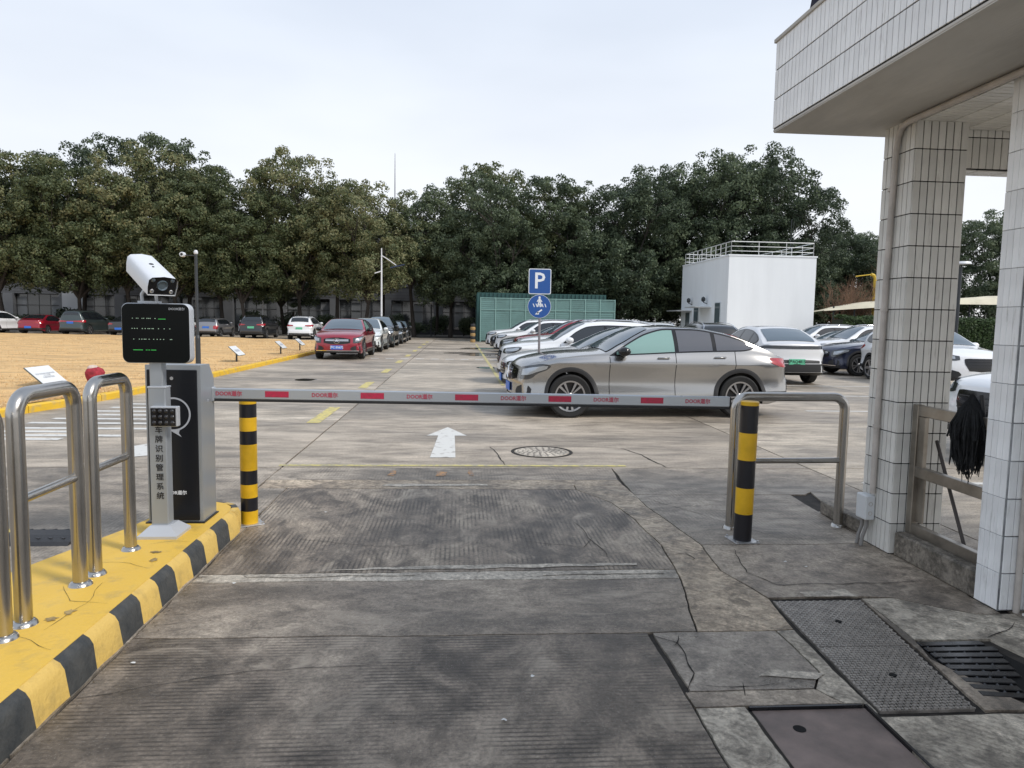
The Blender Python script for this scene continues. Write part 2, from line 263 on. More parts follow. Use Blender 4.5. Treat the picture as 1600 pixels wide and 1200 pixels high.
SPECS = {
 'coupe': dict(L=5.0, W=1.92, prof=[(0,.87),(.12,.96),(.6,1.06),(1.1,1.115),(1.52,1.15),(1.8,1.31),(2.12,1.47),(2.4,1.555),(2.75,1.58),(3.2,1.565),(3.7,1.49),(4.1,1.38),(4.45,1.23),(4.75,1.115),(4.92,1.085),(5.0,1.05)],
   belt=[(0,.80),(.5,.97),(1.6,1.06),(4.0,1.13),(4.6,1.04),(5.0,.94)], dlo=[(1.60,1.055,1.06),(1.76,1.06,1.165),(2.0,1.075,1.31),(2.3,1.09,1.45),(2.65,1.11,1.525),(3.1,1.13,1.525),(3.6,1.145,1.455),(3.95,1.155,1.36),(4.12,1.18,1.29),(4.2,1.215,1.235)],
   splits=[2.78, 3.46], seams=[1.6, 2.76, 3.83], handles=[(2.54,1.03),(3.55,1.05)], xf=.93, xr=3.94, rw=.37, ra=.43, cow=1.5, rf=2.32, rr=3.75, rt=4.62, clad=1, star=1,
   hl=[(.60,.64,.84),(.70,.635,.855),(.80,.64,.875),(.95,.675,.895),(1.06,.735,.905),(1.18,.79,.90),(1.27,.85,.88)], tl=[(.50,.93,1.0),(.7,.90,1.03),(.85,.89,1.04),(1.0,.90,1.045),(1.12,.93,1.045),(1.22,.98,1.035),(1.27,1.01,1.02)], grille=(.50,.59,.85), rails=0, glassc=(GLASS_G, GLASS_T, GLASS_T)),
 'suv': dict(L=4.65, W=1.88, prof=[(0,.90),(.1,.98),(.5,1.06),(1.1,1.12),(1.35,1.16),(1.65,1.34),(2.0,1.53),(2.3,1.62),(2.8,1.66),(3.4,1.65),(3.95,1.59),(4.2,1.50),(4.38,1.30),(4.52,1.08),(4.60,.98),(4.65,.93)],
   belt=[(0,.82),(.5,.98),(1.5,1.06),(4.2,1.10),(4.5,.96),(4.65,.88)], dlo=[(1.62,1.07,1.08),(1.8,1.08,1.24),(2.0,1.085,1.38),(2.3,1.09,1.50),(2.8,1.10,1.535),(3.4,1.11,1.52),(3.8,1.125,1.46),(4.02,1.16,1.38),(4.1,1.22,1.30)],
   splits=[2.72, 3.50], seams=[1.55, 2.70, 3.62], handles=[(2.5,1.0),(3.45,1.02)], xf=.93, xr=3.73, rw=.355, ra=.41, cow=1.32, rf=2.2, rr=4.0, rt=4.46, clad=1, star=0,
   hl=[(.52,.80,.90),(.66,.78,.92),(.80,.78,.94),(.95,.80,.95),(1.08,.84,.95),(1.2,.90,.945)], tl=[(.40,.95,1.02),(.6,.94,1.04),(.8,.92,1.05),(.95,.92,1.06),(1.1,.96,1.06),(1.2,1.0,1.05)], grille=(.42,.50,.84), rails=1, glassc=(GLASS, GLASS, GLASS)),
 'sedan': dict(L=4.72, W=1.83, prof=[(0,.72),(.1,.80),(.5,.90),(1.1,.975),(1.45,1.02),(1.8,1.18),(2.2,1.35),(2.5,1.42),(2.9,1.44),(3.3,1.40),(3.7,1.27),(4.0,1.14),(4.25,1.075),(4.5,1.055),(4.66,1.02),(4.72,.97)],
   belt=[(0,.66),(.5,.82),(1.5,.92),(4.0,.99),(4.5,.92),(4.72,.84)], dlo=[(1.72,.93,.94),(1.95,.935,1.10),(2.2,.94,1.24),(2.5,.95,1.33),(2.9,.96,1.345),(3.3,.97,1.305),(3.6,.985,1.21),(3.8,1.01,1.12),(3.87,1.03,1.06)],
   splits=[2.75, 3.45], seams=[1.65, 2.73, 3.6], handles=[(2.55,.88),(3.42,.90)], xf=.90, xr=3.72, rw=.33, ra=.375, cow=1.42, rf=2.4, rr=3.2, rt=4.05, clad=0, star=0,
   hl=[(.48,.60,.70),(.62,.58,.73),(.8,.60,.75),(.95,.64,.77),(1.1,.69,.78),(1.25,.74,.775)], tl=[(.42,.82,.90),(.6,.80,.93),(.8,.79,.94),(.95,.80,.95),(1.08,.85,.955),(1.15,.89,.95)], grille=(.44,.42,.68), rails=0, glassc=(GLASS, GLASS, GLASS)),
 'mpv': dict(L=5.0, W=1.92, prof=[(0,.92),(.12,1.0),(.6,1.10),(1.1,1.17),(1.35,1.23),(1.7,1.46),(2.05,1.66),(2.4,1.755),(3.0,1.79),(4.0,1.78),(4.6,1.74),(4.78,1.64),(4.88,1.35),(4.94,1.12),(4.97,1.0),(5.0,.95)],
   belt=[(0,.85),(.5,1.0),(1.5,1.10),(4.6,1.14),(4.9,1.05),(5.0,.9)], dlo=[(1.62,1.11,1.12),(1.8,1.115,1.28),(2.05,1.12,1.46),(2.4,1.125,1.62),(3.0,1.13,1.66),(4.0,1.14,1.65),(4.5,1.16,1.60),(4.66,1.22,1.50)],
   splits=[2.85, 3.8], seams=[1.6, 2.83, 3.85], handles=[(2.65,1.02),(3.0,1.02)], xf=.98, xr=4.0, rw=.37, ra=.42, cow=1.32, rf=2.2, rr=4.62, rt=4.90, clad=0, star=0,
   hl=[(.55,.80,.90),(.7,.80,.93),(.85,.81,.95),(1.0,.83,.95),(1.1,.86,.945)], tl=[(.0,.97,1.02),(.3,.96,1.03),(.6,.94,1.05),(.85,.92,1.08),(1.0,.92,1.08),(1.1,.95,1.06)], grille=(.5,.5,.84), rails=1, glassc=(GLASS, GLASS, GLASS)),
 'mini': dict(L=3.9, W=1.75, prof=[(0,.80),(.08,.88),(.4,.96),(.9,1.02),(1.1,1.07),(1.4,1.28),(1.6,1.37),(1.9,1.42),(2.6,1.42),(3.2,1.39),(3.5,1.33),(3.66,1.18),(3.78,1.0),(3.85,.92),(3.9,.86)],
   belt=[(0,.74),(.5,.90),(1.3,.95),(3.5,.98),(3.75,.9),(3.9,.8)], dlo=[(1.28,.965,.97),(1.4,.97,1.14),(1.55,.975,1.25),(1.9,.98,1.31),(2.6,.985,1.31),(3.2,.99,1.28),(3.42,1.02,1.2)],
   splits=[2.45], seams=[1.25, 2.43], handles=[(2.25,.90)], xf=.70, xr=3.2, rw=.32, ra=.365, cow=1.08, rf=1.7, rr=3.3, rt=3.74, clad=1, star=0,
   hl=[(.42,.64,.78),(.5,.60,.82),(.62,.58,.84),(.74,.60,.82),(.82,.64,.78)], tl=[(.50,.66,.84),(.56,.63,.87),(.66,.62,.88),(.76,.63,.87),(.82,.66,.84)], grille=(.36,.48,.74), rails=0, glassc=(GLASS, GLASS, GLASS)),
 'ev': dict(L=4.75, W=1.93, prof=[(0,.78),(.1,.86),(.5,.97),(1.1,1.06),(1.4,1.11),(1.75,1.31),(2.1,1.48),(2.4,1.575),(2.8,1.605),(3.3,1.585),(3.8,1.46),(4.2,1.29),(4.42,1.17),(4.55,1.13),(4.68,1.14),(4.75,1.10)],
   belt=[(0,.72),(.5,.90),(1.5,1.0),(3.8,1.06),(4.5,1.02),(4.75,.95)], dlo=[(1.66,1.01,1.02),(1.85,1.02,1.18),(2.1,1.03,1.33),(2.4,1.04,1.45),(2.8,1.05,1.49),(3.3,1.06,1.46),(3.8,1.08,1.36),(4.02,1.10,1.27),(4.12,1.15,1.2)],
   splits=[2.8, 3.6], seams=[1.6, 2.78, 3.7], handles=[(2.55,.95),(3.5,.97)], xf=.92, xr=3.78, rw=.37, ra=.42, cow=1.4, rf=2.3, rr=3.5, rt=4.42, clad=1, star=0,
   hl=[(.5,.72,.76),(.7,.72,.78),(.9,.74,.80),(1.1,.77,.80)], tl=[(0.0,.98,1.06),(.3,.98,1.065),(.6,.98,1.07),(.8,.985,1.065),(.95,.99,1.05),(1.05,1.0,1.035)], grille=(.01,.3,.31), rails=0, glassc=(GLASS, GLASS, GLASS)),
}
def make_car(kind):
    S = SPECS[kind]; L, W = S['L'], S['W']; Z0 = .24
    top = pchip(S['prof']); belt0 = pchip(S['belt'])
    drop = pchip([(0, .05), (.5, .07), (S['cow'], .05), ((S['cow']+S['rf'])/2, .09), (S['rf']+.15, .038), (S['rr'], .04), ((S['rr']+S['rt'])/2, .07), (S['rt'], .04), (L, .03)])
    edge = lambda x: top(x)-drop(x)
    belt = lambda x: min(belt0(x), edge(x)-.02)
    pf = pchip([(0, .84), (.08, .885), (.22, .935), (.5, .975), (1.0, .995), (1.8, 1), (L-1.2, 1), (L-.6, .98), (L-.28, .945), (L-.10, .885), (L, .80)])
    zc = belt0(L*.5)-.17
    def hw(x, z):
        b = belt(x); zz = min(z, b); cz = min(zc, b-.06)
        k = pchip([(.2, -.055), (.36, -.012), (.6, -.056), (cz-.05, -.016), (cz-.008, 0), (cz+.02, -.006), (max(b, cz+.05), -.068)])(zz)
        y = W/2*pf(x)+k
        if z > b: q = z-b; y -= .20*q+.55*q*q/(.35+q)*1.25
        return y
    def zbot(x):
        z = Z0
        for xw in (S['xf'], S['xr']):
            d = abs(x-xw)
            if d < S['ra']: z = max(z, S['rw']+math.sqrt(S['ra']**2-d*d))
        fr = x; re = L-x
        if fr < .3: z = max(z, Z0+(.3-fr)*.10)
        if re < .5: z = max(z, Z0+(.5-re)*.22)
        return z
    B1, B2 = .17, .11
    nose = pchip([(.2, .06), (.35, .0), (.55, .0), (.75, .03), (.95, .10), (1.1, .2)])
    tail = pchip([(.2, .12), (.34, .02), (.5, 0.0), (.62, .01), (.72, .05), (.95, .07), (1.2, .10)])
    def dfm(x, y, z):
        w = W*.42; u = min(1, abs(y)/w)
        f = max(0, 1-x/.75)**1.5; r = max(0, 1-(L-x)/.6)**1.5
        x2 = x+f*(B1*u*u+nose(z))-r*(B2*u*u+tail(z))
        return Vector((L/2-x2, y, z))
    side = lambda x, z, s: dfm(x, s*hw(x, z), z)
    def topf(x, t):
        z = edge(x)+(top(x)-edge(x))*(1-abs(t)**2.4); return dfm(x, t*hw(x, edge(x)), z)
    def capf(y, z, e):     # e=0 front, 1 rear
        return dfm(0 if e == 0 else L, y, z)
    def wrap(u, z, s, e):
        xe = 0 if e == 0 else L; w = hw(xe, z)
        if u <= w: return capf(s*u, z, e)
        return side(u-w if e == 0 else L-(u-w), z, s)
    # stations
    xs = [L*i/96 for i in range(97)]
    for xw in (S['xf'], S['xr']):
        xs = [x for x in xs if abs(x-xw) > S['ra']+.01]+[xw+S['ra']*math.cos(a*PI/22) for a in range(23)]
        xs += [xw-S['ra']-.004, xw+S['ra']+.004]
    xs = sorted(set(xs)); nb, nc, nd, ntp = 9, 4, 6, 24
    mb = MB(); rows = []
    for x in xs:
        zb, b, e = zbot(x), belt(x), edge(x); c = min(zc, b-.06); c = max(c, zb+.02); b = max(b, c+.01)
        zs = [zb+(c-zb)*i/nb for i in range(nb)]+[c+(b-c)*i/nc for i in range(nc)]+[b+(e-b)*i/nd for i in range(nd+1)]
        row = [side(x, z, -1) for z in zs]+[topf(x, -1+2*i/ntp) for i in range(1, ntp)]+[side(x, z, 1) for z in reversed(zs)]
        rows.append(row)
    n = len(rows[0]); vs = [p for r in rows for p in r]
    fs = [(i*n+k, i*n+k+1, (i+1)*n+k+1, (i+1)*n+k) for i in range(len(rows)-1) for k in range(n-1)]
    mb.add(vs, fs, 0)
    mb.add(vs, [(i*n, (i+1)*n, (i+1)*n+n-1, i*n+n-1) for i in range(len(rows)-1)], 1)
    ns = nb+nc+nd+1
    for e in (0, 1):
        x = 0 if e == 0 else L; zb, b, ed = zbot(x), belt(x), edge(x); c = max(min(zc, b-.06), zb+.02); b = max(b, c+.01)
        zs = [zb+(c-zb)*i/nb for i in range(nb)]+[c+(b-c)*i/nc for i in range(nc)]+[b+(ed-b)*i/nd for i in range(nd+1)]
        g = []
        for i in range(ntp+1):
            t = -1+2*i/ntp; zt = ed+(top(x)-ed)*(1-abs(t)**2.4)
            for z in zs:
                q = (z-zb)/(ed-zb); zz = zb+q*(zt-zb); g.append(capf(t*hw(x, z), zz, e))
        mb.add(g, [(i*ns+k, i*ns+k+1, (i+1)*ns+k+1, (i+1)*ns+k) for i in range(ntp) for k in range(ns-1)], 0)
    root = empty('parked_car')
    me_o = mb.build('body', [BODY, PLASTIC], root, recalc=False)
    bm = bmesh.new(); bm.from_mesh(me_o.data); bmesh.ops.remove_doubles(bm, verts=bm.verts, dist=.0008); bmesh.ops.recalc_face_normals(bm, faces=bm.faces); bm.to_mesh(me_o.data); bm.free()
    me_o.data.shade_smooth(); me_o.data.set_sharp_from_angle(angle=R_(50))
    def patch(name, F, cols, mat, off=.006, m=4, smooth=True, thick=0):
        pts = []; C = Vector((0, 0, .7))
        for (a, lo, hi) in cols:
            for j in range(m+1):
                b = lo+(hi-lo)*j/m; p = F(a, b); d = .01
                n_ = (F(a+d, b)-F(a-d, b)).cross(F(a, b+d)-F(a, b-d))
                n_ = n_.normalized() if n_.length > 1e-9 else Vector((0, 0, 1))
                if n_.dot(p-Vector((p.x*.8, 0, .6))) < 0: n_ = -n_
                pts.append(p+n_*off)
        k = m+1; q = MB(); q.add(pts, [(i*k+j, i*k+j+1, (i+1)*k+j+1, (i+1)*k+j) for i in range(len(cols)-1) for j in range(m)])
        return q.build(name, mat, root, smooth=60, recalc=True)
    def dense(cols, n=4):
        lo = pchip([(a, l) for a, l, h in cols]); hi = pchip([(a, h) for a, l, h in cols]); o = []
        for i in range(len(cols)-1):
            for j in range(n): a = cols[i][0]+(cols[i+1][0]-cols[i][0])*j/n; o.append((a, lo(a), hi(a)))
        return o+[cols[-1]]
    D = dense(S['dlo']); x0, x1 = D[0][0], D[-1][0]; lo = pchip([(a, l) for a, l, h in S['dlo']]); hi = pchip([(a, h) for a, l, h in S['dlo']])
    for s in (-1, 1):
        F = lambda a, b, s=s: side(a, b, s)
        patch('window_trim', F, D, GLOSSB, .005, 6)
        cuts = [x0+.12]+S['splits']+[x1-.05]
        for i in range(len(cuts)-1):
            a0, a1 = cuts[i]+(.035 if i else 0), cuts[i+1]-(.035 if i < len(cuts)-2 else 0); cc = []
            for j in range(13):
                a = a0+(a1-a0)*j/12; l, h = lo(a)+.018, hi(a)-.03
                if h < l+.004: h = l+.004
                cc.append((a, l, h))
            patch('window', F, cc, S['glassc'][min(i, 2)], .010, 5)
        for x in S['seams']:
            t = min(hi(x), 9) if x0 < x < x1 else belt(x)-.01
            zt = lo(x) if x0 < x < x1 else belt(x)-.02; zb = max(zbot(x)+.05, .36)
            if zt > zb+.1: patch('door_seam', F, [(x-.005, zb, zt), (x+.005, zb, zt)], SEAM, .003, 14)
        for (x, z) in S['handles']:
            p = side(x, z, s); q = MB(); q.box((0, 0, 0), (.22, .028, .03), bev=.012); q.build('door_handle', BODY, root, 40, loc=p+Vector((0, s*.022, 0)))
        if S['clad']:
            for xw in (S['xf'], S['xr']):
                cc = []; ra = S['ra']
                pts = []
                for i in range(25):
                    a = PI*(-.03+1.06*i/24)
                    for j, rr in enumerate((ra-.012, ra+.03, ra+.062)):
                        x = xw-rr*math.cos(a); z = max(Z0+.0, S['rw']+rr*math.sin(a)); p = side(x, min(z, belt(x)), s); pts.append(p+Vector((0, s*(.016 if j < 2 else .002), 0)))
                q = MB(); q.add(pts, [(i*3+j, i*3+j+1, (i+1)*3+j+1, (i+1)*3+j) for i in range(24) for j in range(2)]); q.build('arch_trim', PLASTIC, root, 60)
            patch('sill_trim', F, [(S['xf']+S['ra']+.03+i*(S['xr']-S['xf']-2*S['ra']-.06)/8, Z0+.002, Z0+.13) for i in range(9)], PLASTIC, .008, 2)
        # mirror
        xm = x0+(.24 if kind == 'coupe' else .16); p = side(xm, lo(xm)+.02, s); q = MB(); q.lathe([(.001, -.10), (.05, -.095), (.075, -.05), (.082, 0), (.075, .05), (.05, .085), (.001, .09)], axis='Y', n=14)
        mo = q.build('side_mirror', GLOSSB if kind == 'coupe' else BODY, root, 60, loc=p+Vector((.02, s*.13, .05))); mo.scale = (1.3, 1.1, .95)
        q = MB(); q.box((0, 0, 0), (.10, .16, .03), bev=.01); q.build('mirror_arm', GLOSSB, root, 40, loc=p+Vector((.0, s*.06, -.0)))
        W0 = lambda a, b, s=s: wrap(a, b, s, 0); W1 = lambda a, b, s=s: wrap(a, b, s, 1)
        patch('headlight', W0, dense(S['hl']), LAMP_D, .008, 4)
        hh = dense(S['hl'])[3:-3]; hl_ = bpy.data.objects[patch('headlight_lens', W0, [(a, l+(h-l)*.32, h-(h-l)*.2) for a, l, h in hh], LAMP, .013, 3).name]
        if not S['tl'][0][0] == 0: patch('tail_light', W1, dense(S['tl']), TAIL, .010, 4)
        elif s == 1:
            cc = dense(S['tl']); 
            patch('tail_light', lambda a, b: wrap(abs(a), b, 1 if a > 0 else -1, 1), [(-a, l, h) for a, l, h in reversed(cc)]+cc[1:], GLASS if kind == 'ev' else TAIL, .010, 3)
        # wheels
    wr = S['rw']; R0 = wr*.70
    wproto = None
    for xw in (S['xf'], S['xr']):
        for s in (-1, 1):
            if wproto is None:
                we = bpy.data.objects.new('wheel', None); link(we, root)
                q = MB(); q.lathe([(R0-.01, -.10), (wr-.03, -.115), (wr-.006, -.10), (wr, -.06), (wr, .06), (wr-.006, .10), (wr-.03, .115), (R0-.01, .10), (R0-.015, .06), (R0-.015, -.06)], axis='Y', n=36, closed=True); q.build('tyre', RUBBER, we, 40)
                q = MB(); q.lathe([(.0, .045), (R0-.03, .045), (R0-.012, .06), (R0-.008, .105), (R0+.004, .108), (R0+.004, .085), (R0, -.09), (.0, -.09)], axis='Y', n=36, mi=1)
                q.lathe([(R0-.022, .104), (R0+.004, .110), (R0+.004, .10), (R0-.022, .094)], axis='Y', n=36, closed=True, mi=0)
                NS = 10 if kind in ('coupe', 'sedan') else 5; 
                for k in range(NS):
                    a = 2*PI*k/NS+(.11 if k % 2 and NS == 10 else -.11 if NS == 10 else 0)
                    w1, w2 = (.009, .021) if NS == 10 else (.030, .045)
                    sp = [Vector((.045, -w1, .088)), Vector((R0-.012, -w2, .100)), Vector((R0-.012, w2, .100)), Vector((.045, w1, .088)), Vector((.045, -w1, .06)), Vector((R0-.012, -w2, .07)), Vector((R0-.012, w2, .07)), Vector((.045, w1, .06))]
                    ca, sa = math.cos(a), math.sin(a)
                    q.add([(p.x*ca-p.y*sa, p.z, p.x*sa+p.y*ca) for p in sp], [(0,1,2,3), (0,4,5,1), (3,2,6,7), (1,5,6,2)], 0)
                q.lathe([(0, .098), (.04, .096), (.055, .085), (.055, .05)], axis='Y', n=16, mi=0)
                q.build('rim', [ALLOY, ALLOY_D], we, 40)
                wproto = we
            else:
                we = copy_tree(wproto, root)
            we.location = (L/2-xw, s*(W/2-.145), wr); we.rotation_euler = (0, 0, 0 if s > 0 else PI)
    # glass on top surface
    cw, rf = S['cow']+.05, S['rf']+.02
    patch('windscreen', lambda a, b: topf(a, b), [(cw+(rf-cw)*i/16, -.90, .90) for i in range(17)], GLASS_W, .012, 24)
    rr, rt = S['rr']+.12, S['rt']-.05
    patch('rear_window', lambda a, b: topf(a, b), [(rr+(rt-rr)*i/16, -.86+.03*i/16, .86-.03*i/16) for i in range(17)], GLASS_W if kind == 'ev' else GLASS, .012, 24)
    if kind == 'suv': patch('sunroof', lambda a, b: topf(a, b), [(rf+.2+i*.08, -.7, .7) for i in range(15)], GLASS, .009, 24)
    # front face
    gw, g0, g1 = S['grille']; FC = lambda a, b: capf(a, b, 0)
    if gw > .05:
        if S['star']: patch('grille', FC, [(-gw+2*gw*i/14, g0+.05*abs(-1+2*i/14)**2, g1-.06*abs(-1+2*i/14)**2) for i in range(15)], GLOSSB, .008, 4)
        else: patch('grille', FC, [(-gw, g1-.10, g1-.03), (-gw*.97, g1-.16, g1-.01), (-gw*.75, g0+.02, g1), (0, g0, g1), (gw*.75, g0+.02, g1), (gw*.97, g1-.16, g1-.01), (gw, g1-.10, g1-.03)], GLOSSB, .008, 4)
        for i in range(2 if S['star'] else 3):
            z = g0+(g1-g0)*((.55+.16*i) if S['star'] else (.35+.22*i))
            patch('grille_bar', FC, [(-gw*.86+2*gw*.86*k/10, z-.008-(.012 if S['star'] and i == 0 else 0), z+.008) for k in range(11)], CHROME if S['star'] else ALLOY_D, .014, 1)
    wI = W*.5
    for s in (-1, 1): patch('bumper_intake', lambda a, b, s=s: wrap(a, b, s, 0), [(.50, .40, .44), (.56, .36, .50), (.7, .35, .54), (.86, .36, .53), (.93, .40, .48)], PLASTIC, .007, 3)
    patch('front_bumper_trim', lambda a, b: wrap(abs(a), b, 1 if a > 0 else -1, 0), [(-.95+1.9*i/20, .275, .355) for i in range(21)], PLASTIC, .009, 2)
    if kind == 'coupe': patch('chrome_strip', lambda a, b: wrap(abs(a), b, 1 if a > 0 else -1, 0), [(-.8+1.6*i/20, .335, .355) for i in range(21)], CHROME, .014, 1)
    hz = .52 if kind == 'ev' else .40
    patch('rear_bumper_trim', lambda a, b: wrap(abs(a), b, 1 if a > 0 else -1, 1), [(-1.3+2.6*i/26, .36, hz+.06) for i in range(27)], PLASTIC, .009, 2)
    if kind == 'ev':
        patch('rear_black_strip', lambda a, b: wrap(abs(a), b, 1 if a > 0 else -1, 1), [(-.86+1.72*i/16, .60, .69-.05*abs(-1+2*i/16)**3) for i in range(17)], PLASTIC, .008, 2)  # black plastic strip across the tail at plate height
    if S['star']:
        c = capf(0, (g0+g1)/2, 0); q = MB(); st = empty_child('star_emblem', root, c+Vector((.03, 0, 0)))
        rg = .112; q.lathe([(rg-.010, -.006), (rg-.010, .008), (rg, .008), (rg, -.006)], axis='X', n=28, closed=True)
        for k in range(3):
            a = PI/2+2*PI*k/3; q.add([(.006, .014*math.cos(a+PI/2), .014*math.sin(a+PI/2)), (.006, .014*math.cos(a-PI/2), .014*math.sin(a-PI/2)), (.004, (rg-.004)*math.cos(a), (rg-.004)*math.sin(a)), (.013, 0, 0)], [(0, 3, 2), (1, 2, 3), (0, 1, 3)])
        o = q.build('emblem', CHROME, root, loc=c+Vector((.034, 0, 0))); bpy.data.objects.remove(st)
    if S['rails']:
        for s in (-1, 1):
            q = MB(); xx = [S['rf']+.1+(S['rr']-S['rf']+.15)*i/10 for i in range(11)]
            pp = [topf(x, s*.86)+Vector((0, 0, .045 if 0 < i < 10 else 0)) for i, x in enumerate(xx)]; q.tube(pp, .013, 6); q.build('roof_rail', CHROME if kind == 'suv' else PLASTIC, root, 60)
    root['dims'] = (L, W)
    pz = {'coupe': .47, 'suv': .42, 'sedan': .38, 'mpv': .45, 'mini': .42, 'ev': .4}[kind]
    rz = {'coupe': .52, 'suv': .80, 'sedan': .52, 'mpv': .90, 'mini': .74, 'ev': .64}[kind]
    root['pf'] = (capf(0, pz, 0).x, pz); root['pr'] = (capf(0, rz, 1).x, rz)
    return root
def empty_child(name, parent, loc):
    o = bpy.data.objects.new(name, None); link(o, parent); o.location = loc; return o
PLATE_ME = {}
def add_plate(car, front, color, text):
    x, z = car['pf'] if front else car['pr']; s = 1 if front else -1
    bl, ink = {'blue': (PL_BLUE, PL_WHITE), 'green': (PL_GREEN, PL_BLACK)}[color]
    key = ('plate', color)
    if key not in PLATE_ME:
        q = MB(); q.box((0, 0, 0), (.012, .46, .15), bev=.004); o = q.build('number_plate', bl, None); PLATE_ME[key] = o.data; bpy.data.objects.remove(o)
    o = bpy.data.objects.new('number_plate', PLATE_ME[key]); link(o, car); o.location = (x+s*.012, 0, z)
    if text:
        text_obj('lettering', text, .115, ink, o, (s*.008, 0, 0), (PI/2, 0, PI/2 if s > 0 else -PI/2), sx=.92, bold=.002)
PROTO = {}
HEAD = {'-x': PI, '-y': -PI/2, '+y': PI/2, '+x': 0}
def place_car(kind, color, x, y, heading, label, group, cat='car', plates=None, scale=1, name='parked_car'):
    """x, y is the middle of the car; heading in degrees, 0 = nose towards +x"""
    first = kind not in PROTO
    if first: PROTO[kind] = make_car(kind)
    if first: PROTO[kind].location = (0, 0, -500)
    c = copy_tree(PROTO[kind]); c.name = name
    set_tree_mat(c, BODY, PAINTS[color])
    c.location = (x, y, .0); c.rotation_euler = (0, 0, R_(heading)); c.scale = (scale,)*3
    tag(c, label, cat, group)
    for (fr, colr, tx) in (plates or []): add_plate(c, fr, colr, tx)
    return c
def drop_protos():
    for k, o in PROTO.items():
        def rm(q):
            for ch in list(q.children): rm(ch)
            bpy.data.objects.remove(q)
        rm(o)
# ------------------------------------------------------------------ ground, slabs, lawn, markings
def poly_rough(poly, gap, amp, freq, step):
    """inset a polygon by gap/2, then shake its edges with noise of position so neighbours keep an even joint"""
    P = [Vector((x, y, 0)) for x, y in poly]; n = len(P)
    ar = sum(P[i].x*P[(i+1) % n].y-P[(i+1) % n].x*P[i].y for i in range(n))
    if ar < 0: P.reverse()
    Q = []
    for i in range(n):
        a, b, c = P[i-1], P[i], P[(i+1) % n]; d1 = (b-a).normalized(); d2 = (c-b).normalized()
        n1 = Vector((-d1.y, d1.x, 0)); n2 = Vector((-d2.y, d2.x, 0)); m = n1+n2; m = m/max(.35, m.dot(n1)) if m.length > 1e-4 else n1
        Q.append(b+m*gap/2)
    o = []
    for i in range(n):
        a, b = Q[i], Q[(i+1) % n]; k = max(1, int((b-a).length/step))
        for j in range(k):
            p = a.lerp(b, j/k); v = noise.noise_vector(p*freq)+noise.noise_vector(p*freq*4.1)*.45
            o.append((p.x+v.x*amp, p.y+v.y*amp))
    return o
def slab(name, poly, mat, parent, z=0, gap=.014, amp=.006, freq=3, step=.05, depth=.05):
    q = MB(); q.prism(poly_rough(poly, gap, amp, freq, step), z-depth, z); return q.build(name, mat, parent)
G_FAR = concrete('lot_concrete', (.34, .305, .26), (.20, .18, .155), (.48, .44, .385), rough=.62, ss=.42, stain=.8, stretch=(.35, 1, 1), speck=.0, wet=.05)
G_FAR2 = concrete('lot_concrete_paler', (.37, .335, .285), (.23, .208, .18), (.50, .465, .41), rough=.6, ss=.6, stain=.8, stretch=(.3, 1, 1), wet=.05)
G_MID = concrete('apron_concrete', (.24, .215, .185), (.13, .117, .10), (.38, .345, .30), rough=.58, ss=.7, stain=.9, groove='X', gscale=9.5, gstr=.35, stretch=(.6, 1, 1))
G_GROOVE = concrete('grooved_dark_concrete', (.20, .172, .142), (.068, .057, .047), (.40, .355, .295), rough=.52, ss=.9, stain=1.0, groove='X', gscale=9.5, gstr=.75, speck=.25, stretch=(1, .5, 1))
G_AGG = concrete('aggregate_concrete', (.21, .185, .157), (.105, .092, .078), (.34, .305, .26), rough=.55, ss=1.1, stain=.8, speck=.8, stretch=(.6, 1, 1))
G_BRUSH = concrete('cross_brushed_concrete', (.17, .148, .125), (.058, .050, .043), (.35, .315, .27), rough=.50, ss=.8, stain=1.0, groove='Y', gscale=11.0, gstr=.8, speck=.45, stretch=(.7, .7, 1))
G_TAN = concrete('tan_trench_fill', (.36, .305, .24), (.17, .145, .115), (.54, .475, .385), rough=.62, ss=1.6, stain=1.0, groove='DIAGONAL', gscale=8.5, gstr=.35)
G_PALE = concrete('pale_mortar', (.44, .415, .37), (.24, .225, .20), (.60, .57, .51), rough=.66, ss=2.2, stain=.8)
G_SMOOTH = concrete('smooth_dark_patch', (.22, .20, .178), (.10, .092, .083), (.34, .315, .28), rough=.45, ss=1.3, stain=.7, wet=.08)
G_SIDE = concrete('side_concrete', (.24, .21, .178), (.095, .083, .070), (.40, .36, .305), rough=.52, ss=1.0, stain=.9)
G_LIGHT = concrete('brushed_light_concrete', (.37, .345, .30), (.16, .148, .128), (.55, .52, .46), rough=.62, ss=1.6, stain=1.0, groove='DIAGONAL', gscale=12, gstr=.25)
DIRT = M('joint_dirt', (.034, .029, .024), .95, bump=.4, bs=40, var=.5, vs=12)
EARTH = M('ground_earth', (.20, .185, .16), .9, var=.3, vs=.3)
q = MB(); q.prism([(-500, -60), (500, -60), (500, 900), (-500, 900)], -.3, -.035); ground = q.build('ground', EARTH); tag(ground, kind='structure')
road = empty('road'); tag(road, kind='structure')
q = MB(); q.prism([(-14, -3), (26, -3), (26, 66), (-14, 66)], -.034, -.013); q.build('joint_filling', DIRT, road)
